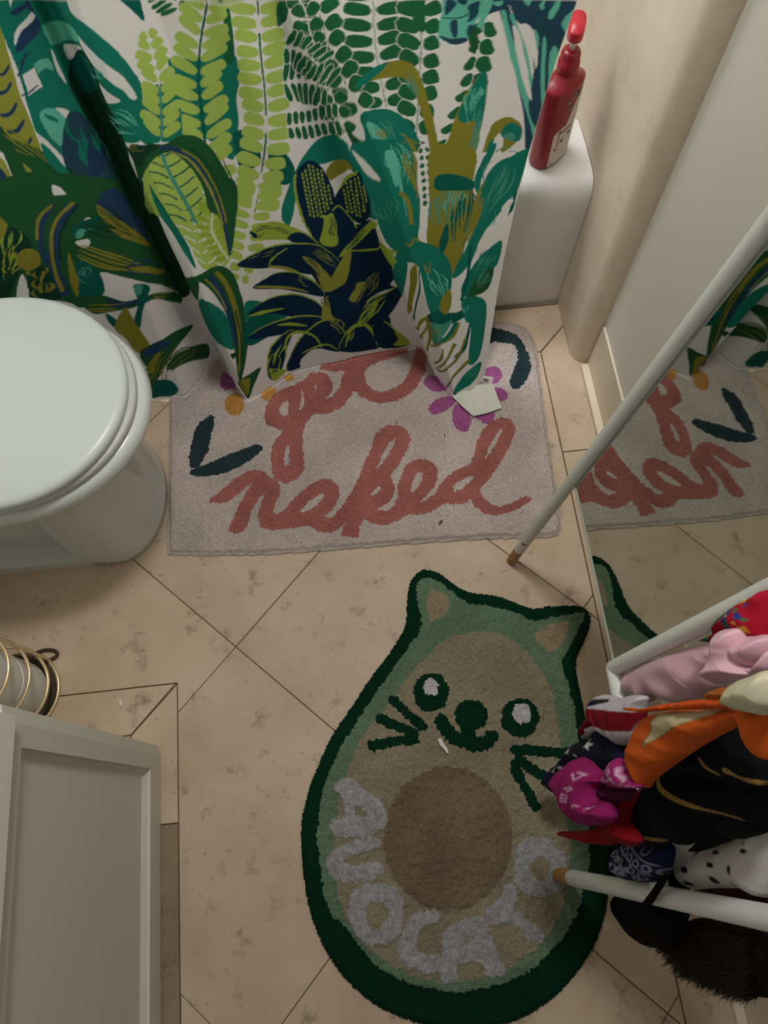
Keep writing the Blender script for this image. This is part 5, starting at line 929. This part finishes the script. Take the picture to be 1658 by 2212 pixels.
# magenta bandana
mg = (136, 26, 90); lt = (206, 170, 192)
ps = strokes(S2, [[(335, 95), (360, 140), (385, 105), (350, 85)], [(320, 200), (350, 185), (362, 205), (340, 222), (330, 205)], [(295, 280), (310, 240), (340, 255), (330, 300), (295, 290)], [(310, 270), (325, 275)], [(370, 350), (380, 325), (400, 330)], [(430, 360), (455, 345)]], 2.4, lt)
scarf('paisley_bandana', [dict(o=S2((130, 125), (150, 70), (205, 25), (280, -15), (370, 60), (405, 110), (455, 160), (415, 200), (425, 300), (485, 330), (505, 460), (345, 500), (250, 432), (180, 330), (140, 200)), d=.092, t=.024, r=.0018, col=mg, ops=ps, f=(120, .04, .006), n='lobe'),
                          dict(o=S2((455, 130), (500, 30), (550, -12), (592, 50), (625, 130), (720, 205), (600, 225), (500, 205)), d=.088, t=.012, r=.0018, col=(146, 34, 102), ops=strokes(S2, [[(545, 20), (545, 50)], [(530, 75), (560, 65), (570, 90), (550, 100)], [(500, 150), (540, 155), (580, 130), (600, 180), (700, 205)], [(560, 110), (585, 165)], [(490, 190), (500, 140), (520, 130)], [(590, 60), (600, 110), (640, 160)]], 2.6, lt), n='lobe', f=(60, .03, .003)),
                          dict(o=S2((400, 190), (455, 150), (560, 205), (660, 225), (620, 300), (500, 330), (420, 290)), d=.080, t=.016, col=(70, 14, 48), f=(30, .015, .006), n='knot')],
      'magenta paisley bandana knotted below the starry end')
scarf('red_bandana', [dict(o=S2((470, 340), (600, 275), (690, 250), (645, 350), (622, 450), (665, 525), (715, 615), (640, 655), (580, 605), (500, 640), (330, 632), (160, 582), (103, 545), (200, 538), (335, 528), (462, 470), (468, 400)), d=.066, t=.016, col=(128, 14, 24), ops=strokes(S2, [[(495, 310), (510, 340)], [(515, 300), (520, 340)], [(540, 300), (535, 345)], [(310, 600), (325, 610)]], 2.4, (206, 150, 150)), f=(80, .035, .006))], 'dark red bandana with pointed tail under the magenta one')
# black with golden chains
gd = (168, 132, 72)
def chain(cr, P, w):
    Q = smooth_curve(np.array(cr(*P)), 10); L_ = np.r_[0, np.cumsum(np.linalg.norm(np.diff(Q, axis=0), axis=1))]; ops = [('s', Q, w, gd)]
    for s in np.arange(3, L_[-1], w * .9): ops.append(('p', ell(np.interp(s, L_, Q[:, 0]), np.interp(s, L_, Q[:, 1]), w * .22, w * .22, 8), 0, (34, 28, 20)))
    return ops
bk_ = (15, 16, 19)
scarf('chain_print_scarf', [
    dict(o=S2((1180, 330), (1200, 560), (1100, 692), (1250, 662), (1400, 595), (1500, 592), (1700, 500), (1700, 150), (1400, 200)), d=.000, t=.022, col=bk_, f=(60, .06, .006), n='lower_fold'),
    dict(o=S2((960, 15), (1010, -110), (1100, -180), (1180, -40), (1230, 100), (1420, 180), (1700, 190), (1700, 470), (1560, 470), (1330, 420), (1180, 520), (1080, 640), (1010, 600), (960, 420), (930, 200)), d=.022, t=.026, col=bk_, ops=chain(S2, [(1000, -80), (1020, 80), (1050, 180), (1150, 265), (1330, 365), (1590, 440)], 9.5), f=(40, .06, .008), n='middle_fold'),
    dict(o=S2((640, 430), (680, 290), (740, 222), (870, 112), (950, 40), (985, 250), (1020, 420), (1060, 600), (960, 592), (900, 645), (740, 642), (680, 560)), d=.030, t=.024, col=(22, 24, 30), ops=chain(S2, [(872, 120), (830, 250), (795, 350), (810, 450), (870, 550), (930, 595)], 8), f=(100, .05, .007), n='left_fold'),
    dict(o=S2((1130, -80), (1195, -240), (1300, -235), (1500, -300), (1560, -160), (1700, 0), (1700, 210), (1500, 200), (1300, 150), (1200, 120), (1120, 30)), d=.040, t=.022, col=bk_, ops=chain(S2, [(1330, -20), (1360, 50), (1440, 95)], 7) + chain(S2, [(1515, 65), (1580, 100), (1690, 160)], 11) + chain(S2, [(1150, -60), (1160, 30), (1195, 60)], 4.5), f=(35, .05, .008), n='upper_fold')],
    'black scarf printed with golden chains in the middle of the rack', m=M_blk)
# navy bandana
wb = (150, 154, 172); nops = strokes(S2, [[(590, 640), (720, 740), (860, 860)], [(690, 640), (800, 710), (915, 790)]], 2.4, wb)
for k in range(5): nops += strokes(S2, [ell(672 + k * 62, 680 + k * 42, 22, 26, 14) + [(694 + k * 62, 680 + k * 42)]], 3.2, wb)
for cx_, cy_, rr_ in [(735, 820, 24), (800, 870, 28), (745, 885, 18), (595, 700, 20), (630, 735, 18), (560, 690, 14), (845, 665, 40), (600, 800, 30)]: nops += strokes(S2, [ell(cx_, cy_, rr_, rr_, 12) + [(cx_ + rr_, cy_)]], 2.4, wb)
rp_ = random.Random(5)
for k in range(26): 
    x, y = 640 + rp_.gauss(0, 48), 825 + rp_.gauss(0, 42); nops += strokes(S2, [ell(x, y, rp_.uniform(6, 14), rp_.uniform(6, 14), 8)], 2.2, wb)
scarf('navy_bandana', [dict(o=S2((538, 705), (560, 655), (600, 638), (720, 625), (905, 620), (945, 720), (905, 860), (825, 918), (640, 908), (558, 852)), d=.020, t=.020, r=.0014, col=(22, 26, 66), ops=nops, f=(40, .06, .003))], 'navy bandana with white circles just above the lower tube')
scarf('black_scarf', [dict(o=S2((500, 650), (620, 600), (960, 590), (1010, 700), (1060, 850), (1070, 965), (1000, 985), (760, 950), (560, 935), (512, 810)), d=-.034, t=.014, col=(12, 12, 14), f=(100, .03, .005))], 'plain black scarf bunched behind the navy bandana', m=M_blk)
spots = polys(S2, [ell(x, y, a, b, 12, r_) for x, y, a, b, r_ in [(1435, 600, 28, 20, .3), (1405, 678, 40, 15, .1), (1200, 695, 18, 24, .2), (1395, 770, 36, 20, .4), (1180, 808, 36, 20, .7), (1060, 770, 20, 30, -.6), (1568, 805, 15, 40, 0), (1385, 890, 36, 26, .8), (1172, 918, 34, 18, .3), (1645, 665, 24, 18, .6), (1640, 610, 20, 8, .1), (1550, 930, 40, 12, .6)]], (18, 18, 26))
scarf('spotted_scarf', [dict(o=S2((1000, 605), (1050, 592), (1085, 690), (1250, 655), (1400, 595), (1500, 580), (1700, 500), (1700, 1010), (1500, 965), (1300, 962), (1140, 972), (1080, 922), (1050, 825), (1012, 762), (1000, 680)), d=-.024, t=.024, r=.002, col=(188, 186, 182), ops=spots, f=(60, .07, .006))], 'white scarf with black spots above the lower tube')
scarf('maroon_scarf', [dict(o=S2((1060, 1005), (1140, 975), (1300, 965), (1600, 975), (1700, 1000), (1700, 1180), (1500, 1150), (1300, 1080)), d=-.046, t=.010, col=(52, 20, 18), f=(20, .025, .004))], 'dark maroon scarf between spotted scarf and lower tube')
scarf('black_hat', [dict(o=S2((548, 1010), (640, 990), (800, 1010), (960, 1060), (1045, 1150), (1030, 1235), (960, 1335), (900, 1392), (830, 1412), (740, 1362), (650, 1262), (578, 1140)), d=-.030, t=.030, col=(12, 12, 14), f=(60, .05, .004), n='crown'),
                    dict(o=S2((875, 868), (915, 868), (900, 905), (845, 1000), (775, 1102), (735, 1100), (718, 1085), (800, 975)), d=.026, t=.004, col=(14, 14, 16), f=(60, .05, .0005), n='strap')], 'black hat hung by its strap over the lower tube', 'hat', None, m=M_blk)
# fur
fo = S2((955, 1315), (1090, 1205), (1200, 1190), (1400, 1240), (1720, 1310), (1720, 1760), (1540, 1735), (1440, 1685), (1350, 1668), (1200, 1600), (1100, 1500), (1000, 1400))
M_fur = mat('brown_fur', (36, 25, 17), .6, .25, var=.5, vscale=40)
fur = scarf('fur_stole', [dict(o=fo, d=-.085, t=.030, col=(26, 19, 14), ops=polys(S2, [[(955, 1315), (1040, 1245), (1090, 1210), (1105, 1300), (1030, 1385)]], (86, 60, 34)), f=(70, .03, .006), n='pelt'), dict(o=S2((955, 1315), (1040, 1250), (1090, 1222), (1095, 1290), (1030, 1370)), d=-.066, t=.010, col=(84, 60, 34), n='lining')], 'dark brown fur stole hanging below the lower tube', 'fur stole', None)
D0 = n0 @ F1 + .085; O = np.array(fo); V = []; F = []; rf = random.Random(3); tries = 0
while len(F) < 9000 and tries < 40000:
    tries += 1; x = rf.uniform(O[:, 0].min(), O[:, 0].max()); y = rf.uniform(O[:, 1].min(), O[:, 1].max())
    if not pmask(np.array([x]), np.array([y]), O)[0]: continue
    b = pl((x, y), n0, D0) + nv * rf.uniform(.018, .033); dr = np.array([-.35 + rf.gauss(0, .3), -.5 + rf.gauss(0, .35), -.55 + rf.gauss(0, .35)]); dr /= np.linalg.norm(dr); ln = rf.uniform(.008, .022)
    sd = np.cross(dr, nv); sd /= np.linalg.norm(sd) + 1e-9; k = len(V); V += [b - sd * .0006, b + sd * .0006, b + dr * ln + np.array([0, 0, -.004])]; F.append((k, k + 1, k + 2))
o = mesh('fur_hair', V, F, M_fur, fur, False); o['kind'] = 'stuff'

# ---------------------------------------------------------------- scraps on the floor
def scrap(pts, z, label, m, name='paper_scrap', cat='paper scrap'):
    P = [fl(p, z) for p in pts]; bm = bmesh.new(); n = len(P); a = [bm.verts.new(p + np.array([0, 0, .001 + .003 * (i % 2)])) for i, p in enumerate(P)]; bm.faces.new(a); bmesh.ops.triangulate(bm, faces=bm.faces[:]); bmesh.ops.solidify(bm, geom=bm.faces[:], thickness=.0008)
    tag(from_bm(name, bm, m, None, False), label, cat)
scrap(kc((722, 915), (738, 912), (760, 950), (772, 968), (778, 992), (770, 990), (755, 968), (735, 950)), .0145, 'torn white paper scrap lying on the avocado mat', M_paper)
scrap([(254, 1512), (262, 1510), (266, 1518), (263, 1529), (259, 1522)], .0005, 'tiny white paper scrap on the tile beside the vanity', M_paper)
hm = mat('dark_hair', (40, 32, 26), .7)
o = tube('hair_clipping', [fl(p, .0012) for p in [(232, 1210), (240, 1213), (241, 1222)]], .0007, hm, None, 6); tag(o, 'small dark hair curl on the tile beside the toilet base', 'hair')
o = tube('dead_bug', [fl(p, .0175) for p in mc((1118, 832), (1126, 824), (1135, 816))], [.0008, .0022, .0008], mat('bug_brown', (84, 52, 26), .6), None, 8); tag(o, 'brown fleck on the bath mat below the word', 'fleck')
for i, p in enumerate([(950, 430), (1142, 478)]):
    c = fl(mc(p)[0], .0155); o = tube('lint_speck', [c - [.0015, 0, 0], c, c + [.0015, .001, 0]], [.0006, .0018, .0006], hm, None, 6); tag(o, ['dark lint speck above the letter k on the mat', 'dark lint speck between the letters e and d on the mat'][i], 'lint')
